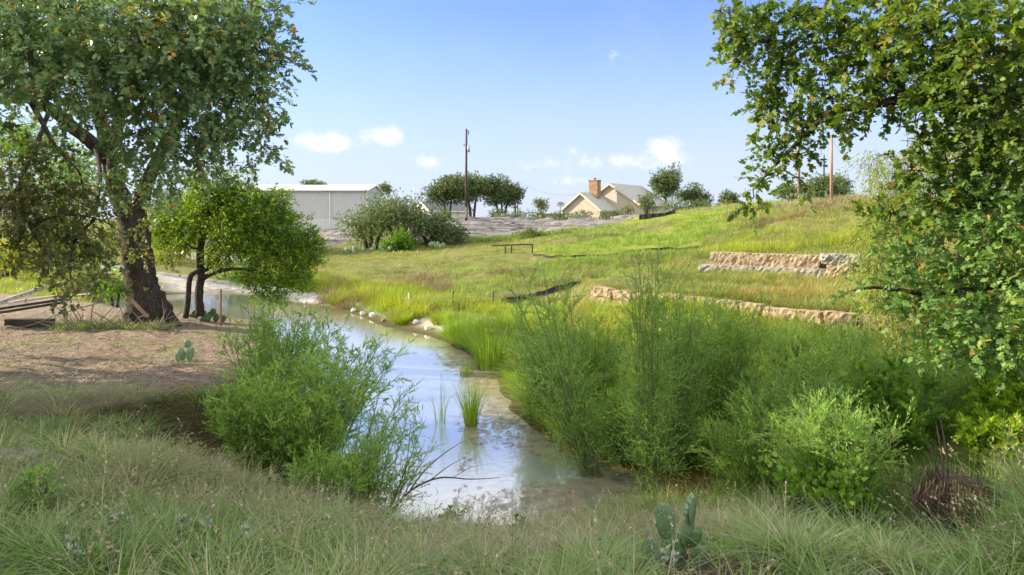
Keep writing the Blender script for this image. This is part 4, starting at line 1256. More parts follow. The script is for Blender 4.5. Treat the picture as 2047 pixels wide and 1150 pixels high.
# ------------------------------------------------------------------ buildings
def metal_building():
    x1, y0, y1 = -20.1, 95.0, 105.0
    x0 = x1 - 19
    zg, ze, zr = 3.2, 9.15, 9.95
    root = thing('metal_building', 'long pale grey corrugated metal building with low white roof', 'building', (x1, y0, zg))
    def ribbed(y, z0, z1, d):
        v, f = [], []
        xs = np.arange(x0, x1 + .01, .15)
        for i, x in enumerate(xs):
            off_ = 0 if (i % 4) < 3 else -.05
            v += [(x, y + off_ - d, z0), (x, y + off_ - d, z1)]
        f = [(2 * i, 2 * i + 2, 2 * i + 3, 2 * i + 1) for i in range(len(xs) - 1)]
        return v, f
    m = MB()
    m.add(*ribbed(y0, zg + 2.0, ze, 0))
    m.add([(x1, y0, zg - .5), (x1, y1, zg - .5), (x1, y1, ze), (x1, (y0 + y1) / 2, zr), (x1, y0, ze)], [(0, 1, 2, 3, 4)])
    m.add([(x0, y0, zg - .5), (x0, y1, zg - .5), (x0, y1, ze), (x0, (y0 + y1) / 2, zr), (x0, y0, ze)], [(4, 3, 2, 1, 0)])
    m.add([(x0, y1, zg - .5), (x1, y1, zg - .5), (x1, y1, ze), (x0, y1, ze)], [(0, 3, 2, 1)])
    m.build('wall', MAT['metal_wall'], root)
    m = MB()
    m.add(*ribbed(y0, zg - .5, zg + 1.995, .012))
    m.build('lower_wall_band', MAT['metal_wall_pale'], root)
    m = MB()
    yc = (y0 + y1) / 2
    for (ya, za, yb, zb) in ((y0 - .35, ze - .03, yc, zr + .06), (yc, zr + .06, y1 + .35, ze - .03)):
        m.add([(x0 - .3, ya, za), (x1 + .3, ya, za), (x1 + .3, yb, zb), (x0 - .3, yb, zb), (x0 - .3, ya, za + .12), (x1 + .3, ya, za + .12), (x1 + .3, yb, zb + .12), (x0 - .3, yb, zb + .12)],
              [(0, 3, 2, 1), (4, 5, 6, 7), (0, 1, 5, 4), (1, 2, 6, 5), (2, 3, 7, 6), (3, 0, 4, 7)])
    m.build('roof', MAT['white_metal'], root)
    m = MB()
    m.box(((x0 + x1) / 2, y0 - .42, ze - .02), (x1 - x0 + .6, .12, .22))
    m.box((x1 - .05, y0 - .12, (zg + ze) / 2 - .1), (.22, .1, ze - zg))
    m.build('trim', MAT['white_metal'], root)
    for xx in (x1 - 5.2, x1 - 11.4):
        m = MB()
        m.box((xx, y0 - .16, (zg + ze) / 2 - .1), (.12, .1, ze - zg - .2))
        m.build('downspout', MAT['white_metal'], root)


def gable_house(root, o, a, w, L, eave, rise, base, over=.35, wall='stucco', roof='roof_grey', trim='fascia'):
    """o: centre of the gable foot (x,y); a: yaw of the ridge"""
    wd = np.array((math.cos(a), -math.sin(a), 0))
    rd = np.array((math.sin(a), math.cos(a), 0))
    o = np.array((o[0], o[1], 0.0))
    Z = lambda z: np.array((0, 0, z))
    m = MB()
    pts = []
    for s in (0, L):
        c = o + rd * s
        pts += [c - wd * w / 2 + Z(base), c + wd * w / 2 + Z(base), c + wd * w / 2 + Z(eave), c + Z(eave + rise), c - wd * w / 2 + Z(eave)]
    m.add(pts, [(0, 1, 2, 3, 4), (9, 8, 7, 6, 5), (1, 6, 7, 2), (5, 0, 4, 9), ])
    m.build('wall', MAT[wall], root)
    m = MB()
    t_ = MB()
    for sg in (-1, 1):
        sl = rise / (w / 2)
        e = wd * sg * (w / 2 + over)
        ez = eave - sl * over
        q = [o - rd * over + e + Z(ez + .04), o + rd * (L + over) + e + Z(ez + .04), o + rd * (L + over) + Z(eave + rise + .04), o - rd * over + Z(eave + rise + .04)]
        q2 = [p + Z(.14) for p in q]
        m.add(q + q2, [(0, 1, 2, 3), (7, 6, 5, 4), (0, 4, 5, 1), (1, 5, 6, 2), (2, 6, 7, 3), (3, 7, 4, 0)])
        a0, a1 = q[0] - rd * .03 + Z(-.04), q[3] - rd * .03 + Z(-.04)
        t_.beam(a0, a1, .06, .26)
        t_.beam(q[0] + wd * sg * .03 + Z(0), q[1] + wd * sg * .03, .06, .2)
    m.build('roof', MAT[roof], root)
    t_.build('fascia', MAT[trim], root)
    return wd, rd


metal_building()
ha = R(36)
root = thing('house', 'cream stucco house with two grey gable roofs and a brick chimney', 'house', (10.0, 100, 5))
pa = P(1162, 385, 100)
gable_house(root, (pa[0], 100), ha, 6.2, 7.5, 6.55, 2.35, 4.2)
pb = P(1220, 368, 103)
gable_house(root, (pb[0], 103), ha, 9.4, 10.5, 7.4, 3.0, 4.2)
m = MB()
pc = P(1189, 385, 102.2)
m.box((pc[0], pc[1], 8.9), (1.45, 1.1, 3.9), -ha)
m.box((pc[0], pc[1], 10.9), (1.6, 1.25, .14), -ha)
m.build('chimney', MAT['brick'], root, bevel=.02)
m = MB()
m.tube([(pc[0], pc[1], 10.95), (pc[0], pc[1], 11.2)], .14, 10)
m.tube([(pc[0], pc[1], 11.2), (pc[0], pc[1], 11.28)], .24, 10)
m.build('chimney_cap', MAT['roof_dark'], root)
m = MB()
xw = pb + np.array((3.6, -3.2, -3.4))
root2 = thing('outbuilding', 'low grey-roofed white building behind the bushes left of the pole', 'building', (-13, 118, 5))
gable_house(root2, (P(845, 420, 116)[0], 116), R(52), 5.0, 8.5, 6.6, 1.4, 4.0, wall='white_plaster', roof='roof_dark', trim='white_metal')
root3 = thing('low_shed', 'low tan roof edge beside the house behind the shrubs', 'shed', (6, 97, 5))
m = MB()
m.box((6.2, 97.5, 5.3), (3.6, 2.5, 1.0), R(-10))
m.build('wall', MAT['stucco'], root3)
m = MB()
m.box((6.2, 97.5, 5.86), (4.2, 3.0, .1), R(-10))
m.build('roof', MAT['wood_pink'], root3)


# ------------------------------------------------------------------ utility poles
def upole(label, px, base_py, top_py, Y, r, mat, extras=True, group='utility poles'):
    b = P(px, base_py, Y)
    x = b[0]
    g = H(x, Y)[0]
    top = P(px, top_py, Y)[2]
    root = thing('utility_pole', label, 'pole', (x, Y, g), group)
    m = MB()
    m.tube([(x, Y, g - .3), (x, Y, g + (top - g) * .5), (x + .03, Y, top)], [r, r * .88, r * .72], 10, .04)
    m.build('post', mat, root, smooth=True)
    if extras:
        m = MB()
        m.tube([(x + .3, Y - .1, top - 2.9), (x + .3, Y - .1, top - 2.1)], .17, 12)
        m.build('transformer', MAT['galv'], root, smooth=True)
        m = MB()
        m.beam((x, Y, top - .35), (x + .32, Y - .02, top - .3), .05, .05)
        m.tube([(x + .3, Y, top - .75), (x + .3, Y, top - .2)], .05, 8)
        m.build('insulator', MAT['cable'], root)
        m = MB()
        m.tube([(x - .28, Y, top - 2.1), (x - .28, Y, top - 1.85)], .05, 8)
        m.beam((x, Y, top - 2.05), (x - .3, Y, top - 2.05), .04, .04)
        m.build('insulator', MAT['cable'], root)
        m = MB()
        m.box((x - .03, Y - r - .04, g + 1.0), (.16, .1, 1.3))
        m.build('meter_box', MAT['galv'], root)
    return x, Y, top


p1 = upole('tall dark wooden utility pole with a small transformer in front of the live oaks', 932, 436, 258, 85, .17, MAT['wood_dark'])
p2 = upole('tall reddish-brown utility pole on the right hilltop', 1662, 396, 272, 62, .15, MAT['wood_pink'], False)
p3 = upole('short distant utility pole just left of the reddish-brown one', 1647, 396, 310, 95, .13, MAT['wood_dark'], False)
p4 = upole('wooden pole partly hidden behind the hanging oak bough', 1597, 396, 200, 66, .14, MAT['wood_pink'], False)
p5 = upole('thin short pole at the right side of the live oaks', 1035, 430, 362, 99, .08, MAT['wood_dark'], False)
p6 = upole('slender white mast with a small lamp head behind the bushes', 827, 415, 374, 110, .05, MAT['white_metal'], False, None)
for i, (a, b, sag, lab) in enumerate([((p2[0], p2[1], p2[2] - .2), P(1780, 340, 70), 1.8, 'cable sagging right from the reddish-brown pole'),
                                      ((p5[0], p5[1], p5[2]), P(1200, 372, 103), 1.7, 'thin cable from the thin pole towards the house'),
                                      ((p4[0], p4[1], p4[2] - 1), (p2[0], p2[1], p2[2] - .1), .5, 'cable strung between the two hilltop poles')]):
    a, b = np.array(a), np.array(b)
    tt = np.linspace(0, 1, 17)
    pts = a + (b - a) * tt[:, None]
    pts[:, 2] -= sag * 4 * tt * (1 - tt)
    m = MB()
    m.tube(pts, .012, 4)
    o = m.build('power_cable', MAT['cable'])
    tag(o, lab, 'cable', 'power cables')
# dish on the ridge
root = thing('satellite_dish', 'small grey satellite dish left of the house', 'dish', P(1121, 416, 97))
m = MB()
c = P(1121, 409, 97)
n_ = 14
vs = [(c[0] + .1, c[1] + .2, c[2])]
for k in range(n_):
    a = 2 * math.pi * k / n_
    vs.append((c[0] + .55 * math.cos(a), c[1] + .08, c[2] + .38 * math.sin(a)))
m.add(vs, [(0, 1 + k, 1 + (k + 1) % n_) for k in range(n_)])
m.build('reflector', MAT['galv'], root)
m = MB()
m.tube([(c[0], c[1] + .15, c[2] - 1.2), (c[0], c[1] + .15, c[2])], .04, 6)
m.build('mast', MAT['cable'], root)


# ------------------------------------------------------------------ dry stone walls
def rough_block(m, c, size, rz, seed, jag=.05, sub=5):
    """weathered stone block: a subdivided box pushed about by noise"""
    r_ = np.random.default_rng(seed)
    bx, by, bz = size
    nx, ny, nz = max(2, int(bx / .11)), max(2, int(by / .2)), max(2, int(bz / .12))
    nx, ny, nz = min(nx, 18), min(ny, 6), min(nz, 8)
    idx, v, f = {}, [], []
    co, si = math.cos(rz), math.sin(rz)
    ph = r_.uniform(0, 50, 3)
    def vid(i, j, k):
        key = (i, j, k)
        if key not in idx:
            x, y, z = (i / nx - .5), (j / ny - .5), (k / nz - .5)
            # round the edges a little
            e = [abs(q) > .49 for q in (x, y, z)]
            sh = 1 - .035 * (sum(e) - 1) * 1.2
            n1 = vnoise(np.array([x * bx * 3 + ph[0]]), np.array([z * bz * 4 + y * by * 2.3 + ph[1]]), 1.0, seed % 97)[0] - .5
            n2 = r_.uniform(-.5, .5)
            d = jag * (n1 * 1.8 + n2 * 1.4)
            px_, py_, pz_ = x * bx * sh + d * np.sign(x) * (abs(x) > .4), y * by * sh + d * np.sign(y) * 1.5 * (abs(y) > .4), z * bz * sh + d * np.sign(z) * .5 * (abs(z) > .4)
            idx[key] = len(v)
            v.append((c[0] + px_ * co - py_ * si, c[1] + px_ * si + py_ * co, c[2] + pz_))
        return idx[key]
    for i in range(nx):
        for j in range(ny):
            f.append((vid(i, j, 0), vid(i, j + 1, 0), vid(i + 1, j + 1, 0), vid(i + 1, j, 0)))
            f.append((vid(i, j, nz), vid(i + 1, j, nz), vid(i + 1, j + 1, nz), vid(i, j + 1, nz)))
    for i in range(nx):
        for k in range(nz):
            f.append((vid(i, 0, k), vid(i + 1, 0, k), vid(i + 1, 0, k + 1), vid(i, 0, k + 1)))
            f.append((vid(i, ny, k), vid(i, ny, k + 1), vid(i + 1, ny, k + 1), vid(i + 1, ny, k)))
    for j in range(ny):
        for k in range(nz):
            f.append((vid(0, j, k), vid(0, j, k + 1), vid(0, j + 1, k + 1), vid(0, j + 1, k)))
            f.append((vid(nx, j, k), vid(nx, j + 1, k), vid(nx, j + 1, k + 1), vid(nx, j, k + 1)))
    m.add(v, f)


def seg_point(pts, s):
    for (ax, ay), (bx, by) in zip(pts[:-1], pts[1:]):
        L = math.hypot(bx - ax, by - ay)
        if s <= L:
            return ax + (bx - ax) * s / L, ay + (by - ay) * s / L, math.atan2(by - ay, bx - ax)
        s -= L
    return bx, by, math.atan2(by - ay, bx - ax)


root = thing('stone_wall', 'long low wall of rough orange limestone blocks behind the reeds', 'wall', (W1[0][0], W1[0][1], .8))
s, k = .3, 0
while s < 21:
    L = rng.uniform(.9, 1.7)
    for row in range(3):
        off_ = rng.uniform(-.15, .15)
        x, y, a = seg_point(W1, s + L / 2)
        g = H(x + .9 * math.sin(-a) * -1, y + .9 * math.cos(a))[0]
        topz = (H(x - math.sin(a) * 1.2, y + math.cos(a) * 1.2)[0] - .02)
        m = MB()
        rough_block(m, (x + math.sin(a) * (.06 * row), y - math.cos(a) * (.06 * row), topz - .24 - row * .45), (L * .97, .55, .43), a, 300 + k, .04)
        m.build('block', MAT['limestone'], root)
        k += 1
    s += L
W2D = math.atan2(W2[1][1] - W2[0][1], W2[1][0] - W2[0][0])
root = thing('stone_wall', 'upper sunlit wall of long squared limestone blocks on a pale ledge', 'wall', (W2[0][0], W2[0][1], 2.4))
def w2(px, py, w_, h_, dep, seed, mat, dy=0.0, jag=.04):
    """block from its photograph column, set on the wall line"""
    u = (px - CX) / F
    (ax, ay), (bx, by) = W2[0], W2[1]
    t_ = (u * ay - ax) / ((bx - ax) - u * (by - ay))
    x, y = ax + (bx - ax) * t_, ay + (by - ay) * t_
    y -= dy
    z = CZ - (py - HY) / F * y
    m = MB()
    rough_block(m, (x, y, z - h_ / 2), (w_, dep, h_), W2D, seed, jag * .6)
    return m, x, y, z
for px, w_, sd_ in [(1457, 1.95, 401), (1492, .62, 402), (1536, 1.9, 403), (1600, 1.9, 404)]:
    m, x, y, z = w2(px, 503 + (px - 1424) * .035, w_, .82, .6, sd_, 'limestone', jag=.05)
    m.build('block', MAT['limestone'], root)
for px, w_, sd_ in [(1450, 2.9, 405), (1540, 2.6, 406), (1612, 2.0, 407)]:
    m, x, y, z = w2(px, 529 + (px - 1424) * .04, w_, .42, .9, sd_, 'limestone_grey', .25, .06)
    m.build('ledge_stone', MAT['limestone_grey'], root)
for px, w_, sd_ in [(1560, 3.2, 415), (1630, 1.4, 416)]:
    m, x, y, z = w2(px, 542 + (px - 1424) * .03, w_, .5, .7, sd_, 'limestone', .2, .06)
    m.build('ledge_stone', MAT['limestone'], root)
m, x, y, z = w2(1676, 508, 1.9, .48, 1.1, 408, 'limestone_grey', .35, .09)
m.build('cap_stone', MAT['limestone_grey'], root)
m, x, y, z = w2(1668, 526, 1.15, .9, .8, 409, 'limestone', .5, .08)
m.build('pier', MAT['limestone'], root)
m, x, y, z = w2(1705, 526, .8, .8, .7, 410, 'limestone', .1, .06)
m.build('pier', MAT['limestone'], root)


# ------------------------------------------------------------------ shore stones
def pebble(m, c, r, seed, squash=.8):
    r_ = np.random.default_rng(seed)
    n, k = 12, 8
    v, f = [], []
    ph = r_.uniform(0, 6, 4)
    for i in range(k + 1):
        th = math.pi * i / k
        for j in range(n):
            a = 2 * math.pi * j / n
            w_ = 1 + .13 * math.sin(2 * a + ph[0]) + .1 * math.sin(3 * th + ph[1] + a) + r_.uniform(-.03, .03)
            v.append((c[0] + r * w_ * math.sin(th) * math.cos(a), c[1] + r * w_ * math.sin(th) * math.sin(a) * .85, c[2] + r * squash * w_ * math.cos(th)))
    f = [(i * n + j, i * n + (j + 1) % n, (i + 1) * n + (j + 1) % n, (i + 1) * n + j) for i in range(k) for j in range(n)]
    m.add(v, f)


for k, (px, py, d, lab) in enumerate([(610, 603, .30, 'small white stone farthest left along the far shore'), (707, 619, .42, 'round white stone, first of the three close together'), (725, 625, .38, 'round white stone in the middle of the three close together'),
                                      (745, 630, .48, 'largest and rightmost of the three white stones close together'), (767, 638, .30, 'brownish stone between the white ones and the bright grass tuft'), (831, 645, .42, 'white stone just right of the bright grass tuft'),
                                      (856, 656, .44, 'grey-topped white stone nearest the reeds')]):
    q = hit(px, py + 5)
    m = MB()
    pebble(m, (q[0], q[1], q[2] + d * .16), d * .36, 500 + k)
    o = m.build('shore_stone', MAT['white_rock'] if k != 4 else MAT['limestone'], None, smooth=True)
    tag(o, lab, 'stone', 'stones along the far shore')
q = hit(40, 925)
m = MB()
pebble(m, (q[0], q[1], q[2]), .45, 520, .35)
tag(m.build('flat_rock', MAT['limestone_grey'], smooth=True), 'flat pale rock in the grass at the left edge', 'rock')


# ------------------------------------------------------------------ silt fences, rails
def silt_fence(label, pts, h, seed, wires=None, posts=True, lean=.0, group='black silt fences'):
    """pts: (px,Y) along the foot"""
    r_ = np.random.default_rng(seed)
    W = [G(px, Y) for px, Y in pts]
    root = thing('silt_fence', label, 'fence', W[0], group)
    sp = spline(W, 8)
    v, f = [], []
    for i, q in enumerate(sp):
        z = H(q[0], q[1])[0]
        hh = h * (1 + .22 * math.sin(i * .33 + seed) + r_.uniform(-.06, .06))
        dy = .05 * math.sin(i * 1.9)
        v += [(q[0], q[1] + dy, z - .08), (q[0] + .03 * math.sin(i), q[1] + dy + lean, z + hh * .55), (q[0], q[1] + dy + lean * 1.6, z + hh)]
    f = [(3 * i, 3 * i + 3, 3 * i + 4, 3 * i + 1) for i in range(len(sp) - 1)] + [(3 * i + 1, 3 * i + 4, 3 * i + 5, 3 * i + 2) for i in range(len(sp) - 1)]
    m = MB()
    m.add(v, f)
    o = m.build('fabric', MAT['silt'], root)
    sm = o.modifiers.new('thick', 'SOLIDIFY')
    sm.thickness = .012
    if posts:
        for q in sp[::8]:
            m = MB()
            z = H(q[0], q[1])[0]
            m.tube([(q[0], q[1] + .06, z - .1), (q[0] + .02, q[1] + .06 + lean, z + h * 1.25)], .022, 6)
            m.build('post', MAT['twig'], root)
    return root


silt_fence('black silt fence sagging across the meadow between shore grass and stone wall', [(900, 33.6), (960, 33.8), (1010, 34.2), (1060, 35.2), (1110, 36.0), (1160, 37.2)], .27, 3, lean=.1)
silt_fence('thin black silt fence along the lower edge of the bright lawn', [(1066, 50.5), (1110, 48.2), (1180, 47.6), (1250, 47.4), (1330, 47.6), (1395, 48.2)], .16, 5)
silt_fence('black silt fence at the top of the lawn right of the house', [(1278, 74), (1310, 73.5), (1350, 73)], .5, 7)
# wire fence
W = [G(px, Y) for px, Y in ((806, 34.6), (860, 33.9), (920, 33.4), (990, 33.4))]
root = thing('wire_fence', 'low sagging wire mesh fence with a pale post in dry weeds by the shore', 'fence', W[0])
sp = spline(W, 6)
m = MB()
for k in range(6):
    q = sp.copy()
    q[:, 2] = H(q[:, 0], q[:, 1]) + .1 + .11 * k - .05 * np.sin(np.linspace(0, 9, len(q))) ** 2
    m.tube(q, .009, 4)
for q in sp[::1]:
    z = H(q[0], q[1])[0]
    m.tube([(q[0], q[1], z), (q[0], q[1], z + .68)], .006, 4)
m.build('wire_mesh', MAT['wire'], root)
for px, Y, mt in ((816, 34.4, 'white_metal'), (905, 33.5, 'twig'), (985, 33.4, 'twig')):
    q = G(px, Y)
    m = MB()
    m.tube([q - np.array((0, 0, .1)), q + np.array((.03, 0, .85))], .028, 7)
    m.build('post', MAT[mt], root)
# wooden rail
r0, r1 = hit(1010, 508), hit(1064, 507)
root = thing('wooden_rail', 'low weathered wooden rail on short posts at the left end of the lawn', 'rail', r0)
r1 = G(1064, r0[1])
hgt = .62
m = MB()
m.beam(r0 + np.array((-1.0, .1, hgt)), r1 + np.array((.05, 0, hgt)), .08, .1)
m.build('rail', MAT['wood_dark'], root)
for q in (r0, G(1022, r0[1]), r1):
    m = MB()
    m.beam(q + np.array((0, .02, -.1)), q + np.array((.01, .02, hgt - .06)), .1, .1)
    m.build('post', MAT['wood_dark'], root)
# survey stakes and a rusty pipe by the small tree
q = G(441, 25.2)
m = MB()
m.tube([q - np.array((0, 0, .2)), q + np.array((0, 0, 1.35))], .05, 8)
tag(m.build('stake', MAT['wood_pink'], smooth=True), 'upright reddish stake beside the small tree at the water', 'stake')

# ------------------------------------------------------------------ lumber and brush under the oak
g3_ = 'boards stacked left of the oak trunk'
lz = H(-17, 24)[0]
for k, (a, b, w_, h_, mt, lab) in enumerate([
        (P(-40, 618, 22.6), P(95, 573, 23.6), .17, .13, 'board', 'long pale beam slanting up from the left edge'),
        (P(-30, 612, 23.6), P(128, 590, 23.9), .3, .07, 'board', 'pale board lying on top of the dark stack'),
        (P(-30, 622, 23.7), P(118, 600, 24.0), .34, .08, 'board_dark', 'dark board in the middle of the stack'),
        (P(-30, 630, 23.7), P(120, 606, 24.0), .34, .08, 'board_dark', 'lowest dark board of the stack'),
        (P(248, 585, 23.2), P(296, 634, 23.0), .14, .05, 'wood_pink', 'reddish plank leaning against the oak trunk'),
        (P(150, 592, 23.8), P(182, 588, 24), .26, .06, 'board', 'short pale board end behind the leaves')]):
    m = MB()
    m.beam(a, b, w_, h_)
    tag(m.build('board', MAT[mt], bevel=.008), lab, 'board', g3_)
m = MB()
q = G(60, 24)
m.box((q[0], q[1], q[2] + .12), (1.6, .3, .3))
tag(m.build('support_block', MAT['board_dark'], bevel=.01), 'dark timber block holding up the stacked boards', 'block')
br = np.random.default_rng(77)
m = MB()
for k in range(150):
    px = br.uniform(110, 345)
    a = G(px, br.uniform(23.0, 24.2))
    L = br.uniform(.3, 1.2)
    d = nrm(np.array([br.normal(), br.normal() * .5, abs(br.normal()) * .55]))
    p_ = [a, a + d * L * .5 + br.normal(size=3) * .05, a + d * L]
    m.tube(spline(p_, 4), np.linspace(br.uniform(.008, .035), .005, 9), 5, .1, k)
tag(m.build('brush_pile', MAT['pale_twig']), 'pile of dead sticks and brush at the foot of the oak trunk', 'brush')
m = MB()
sp = spline([P(-10, 662, 22), P(60, 650, 22.3), P(120, 628, 22.6), P(200, 605, 23)], 6)
m.tube(sp, np.linspace(.012, .02, len(sp)), 5)
tag(m.build('fallen_stick', MAT['pale_twig']), 'long thin pale stick lying before the stacked boards', 'stick')
# ragged growth round the foot of the oak
cx, cy = sample_wedge(110, 345, 23.0, 24.6, 60, br)
clumps('trunk_weeds', cx, cy, 34, .45, .018, .25, MAT['grass_fore'], 78)
bpy.data.objects['trunk_weeds']['kind'] = 'stuff'
tag(bpy.data.objects['trunk_weeds'], 'ragged weeds round the foot of the oak', 'weeds')


# ------------------------------------------------------------------ prickly pears
def cactus(label, base, pads, mat='pad', fruits=(), group='prickly pears', cat='cactus'):
    """pads: (dx,dz,w,h,tilt,yaw,dy)"""
    root = thing('prickly_pear', label, cat, base, group)
    for i, (dx, dz, w, h, tilt, yaw, dy) in enumerate(pads):
        n, k = 18, 9
        v = []
        for a in range(k + 1):
            th = math.pi * a / k
            for b_ in range(n):
                ph = 2 * math.pi * b_ / n
                zz = -math.cos(th)
                rr = math.sin(th) * (1 + .12 * zz)
                x, y, z = rr * math.cos(ph) * w / 2, rr * math.sin(ph) * .09 * min(w, .3) * 1.6, (zz + 1) / 2 * h
                x, z = x * math.cos(tilt) + z * math.sin(tilt), -x * math.sin(tilt) + z * math.cos(tilt)
                x, y = x * math.cos(yaw) - y * math.sin(yaw), x * math.sin(yaw) + y * math.cos(yaw)
                v.append((base[0] + dx + x, base[1] + dy + y, base[2] + dz + z))
        f = [(a * n + b_, a * n + (b_ + 1) % n, (a + 1) * n + (b_ + 1) % n, (a + 1) * n + b_) for a in range(k) for b_ in range(n)]
        m = MB()
        m.add(v, f)
        m.build('pad', MAT[mat], root, smooth=True)
    for (dx, dz, dy) in fruits:
        m = MB()
        pebble(m, (base[0] + dx, base[1] + dy, base[2] + dz), .028, 5, 1.4)
        m.build('fruit', MAT['pale_pad'], root, smooth=True)
    return root


b = G(1342, 6.1)
b[2] -= .02
cactus('dark green prickly pear with large pads in the foreground grass', b,
       [(.0, .0, .2, .36, .0, .2, 0), (-.04, .28, .19, .34, -.12, .1, -.02), (-.14, .0, .18, .30, -.25, -.2, -.04), (-.22, -.02, .13, .2, -.4, .1, -.06), (.12, .2, .15, .3, .25, .5, .02), (.19, .38, .14, .26, .1, .9, .03),
        (.2, .0, .18, .26, .3, -.1, -.05), (.1, .0, .14, .28, .2, .3, .06), (.2, .18, .12, .2, .4, .3, .05)],
       fruits=[(.14, .55, .02), (.17, .60, .03), (.19, .64, .03), (.13, .51, .02)])
b = hit(370, 722)
cactus('small pale prickly pear alone on the bare left bank', b, [(-.06, 0, .2, .34, -.15, .6, 0), (.05, 0, .22, .36, .05, -.2, .08), (.13, 0, .18, .36, .2, 1.2, 0), (-.1, 0, .14, .22, -.3, .3, -.1), (.02, .3, .2, .24, 0, .1, .1)], 'pale_pad')
for k, (px, py, lab) in enumerate([(400, 640, 'prickly pear at the foot of the small tree'), (425, 645, 'prickly pear at the bank edge right of the small tree')]):
    b = hit(px, py)
    cactus(lab, b, [(-.15, 0, .26, .34, -.3, .2, 0), (.1, 0, .28, .36, .2, -.3, 0), (.3, 0, .24, .3, .5, .4, 0), (0, .25, .24, .28, 0, 0, .05), (-.3, 0, .22, .22, -.6, .1, 0)], 'pad')
for k, (px, py, Y, lab) in enumerate([(705, 508, 66, 'grey-green prickly pear below the left granite slab'), (760, 500, 66.5, 'prickly pear under the bushy trees'), (1598, 397, 66, 'wide prickly pear clump on the hilltop'), (1010, 428, 90.5, 'prickly pear on the ridge right of the pole'),
                                      (1150, 430, 88, 'prickly pear patch before the house'), (880, 496, 67, 'low prickly pear at the foot of the dark bushes')]):
    q = G(px, Y)
    pr = np.random.default_rng(600 + k)
    cactus(lab, q, [(pr.uniform(-1.1, 1.1), pr.uniform(0, .45), .32, .42, pr.uniform(-.6, .6), pr.uniform(-.8, .8), pr.uniform(-.3, .3)) for _ in range(16)], 'pale_pad')

# ------------------------------------------------------------------ grasses
gr = np.random.default_rng(99)


def keep(x, y, cond):
    return x[cond], y[cond]


# near bank tussocks
def near_ok(x, y):
    s_ = shore(x, y)
    dm_ = ground_masks(x, y)['dirt']
    hol = (((x / y - .62) / .06) ** 2 + ((y - 7.7) / .75) ** 2) < 1
    return (s_ > .15) & (gr.random(len(x)) > dm_ * .8) & ~hol & ~((np.abs(x / y - .24) < .055) & (y < 6.5) & (y > 4.9))


x, y = sample_wedge(-250, 2300, 4.2, 14.5, 2500, gr, 1.6)
ok = near_ok(x, y) & (vnoise(x, y, 1.5, 91) > .44) & ((y < 12.5) | (x < -4.5)) 
x, y = keep(x, y, ok)
tn = np.clip((vnoise(x, y, .55, 5) - .5) * 2.6 + .40 + gr.normal(0, .25, len(x)), 0, 1)
tn = np.clip(tn - sstep(2.5, 5.0, x) * .45, 0, 1)
hh = .08 + .30 * vnoise(x, y, .9, 8) + .18 * gr.random(len(x))
clumps('bank_grass', x, y, 40, hh, .015, .13, MAT['grass_fore'], 700, tone=tn, spread=.55, lean=(.05, 1.1), curve=(.1, 1.3), segs=4)
tag(bpy.data.objects['bank_grass'], 'tangled green and straw grass covering the near bank', 'grass', kind='stuff')
x, y = sample_wedge(-200, 2250, 4.6, 12, 520, gr, 1.6)
ok = near_ok(x, y)
x, y = keep(x, y, ok)
tn = np.clip(gr.choice([.1, .35, .6, .9], len(x), p=[.25, .3, .25, .2]) - sstep(2.5, 5.0, x) * .4 + gr.normal(0, .06, len(x)), 0, 1)
clumps('tall_grass', x, y, 70, .30 + .40 * gr.random(len(x)), .0125, .1, MAT['grass_fore'], 705, tone=tn, spread=.3, lean=(.05, .75), curve=(.2, 1.4), segs=5)
tag(bpy.data.objects['tall_grass'], 'taller arching bunch grass standing out of the near bank grass', 'grass', kind='stuff')
x, y = sample_wedge(-200, 2250, 4.4, 11.4, 1000, gr, 1.5)
ok = near_ok(x, y) & (gr.random(len(x)) < .35 + .65 * sstep(3.0, 5.5, x) + .3 * sstep(-3, -6, x))
x, y = keep(x, y, ok)
clumps('green_grass', x, y, 22, .18 + .26 * gr.random(len(x)), .018, .12, MAT['grass_green'], 710, lean=(.05, .8), curve=(.2, 1.3), segs=4)
tag(bpy.data.objects['green_grass'], 'broader green grass blades among the near bank grass', 'grass', kind='stuff')
# flat dead thatch between the tussocks
x, y = sample_wedge(-250, 2300, 4.2, 12.5, 7000, gr, 1.5)
ok = shore(x, y) > .1
x, y = keep(x, y, ok)
blades('dead_thatch', np.stack([x, y, H(x, y) + .01], -1), gr.uniform(.1, .34, len(x)), gr.uniform(.005, .012, len(x)), MAT['straw'], 712, lean=(.7, 1.4), curve=(0, .6), segs=3)
tag(bpy.data.objects['dead_thatch'], 'flattened dead grass between the tussocks', 'grass', kind='stuff')
# low broad-leaved plants
x, y = sample_wedge(-200, 2250, 4.6, 10.5, 900, gr, 1.5)
ok = near_ok(x, y) & (vnoise(x, y, .8, 15) > .5)
x, y = keep(x, y, ok)
n_ = len(x)
k_ = 14
bb = np.repeat(np.stack([x, y, H(x, y) + .03], -1), k_, 0) + gr.normal(0, .05, (n_ * k_, 3)) * np.array((1, 1, .8)) + np.array((0, 0, .08))
V = leaves(bb, nrm(gr.normal(size=(n_ * k_, 3)) * np.array((1, 1, .4)) + np.array((0, 0, .4))), gr.uniform(.03, .075, n_ * k_), OVAL, gr, .6)
tag(tmesh('ground_weeds', V, [tuple(range(6))], MAT['vine_leaf'], None, {'rnd': gr.random(n_ * k_)}), 'small broad-leaved weeds in the near grass', 'weeds', kind='stuff')
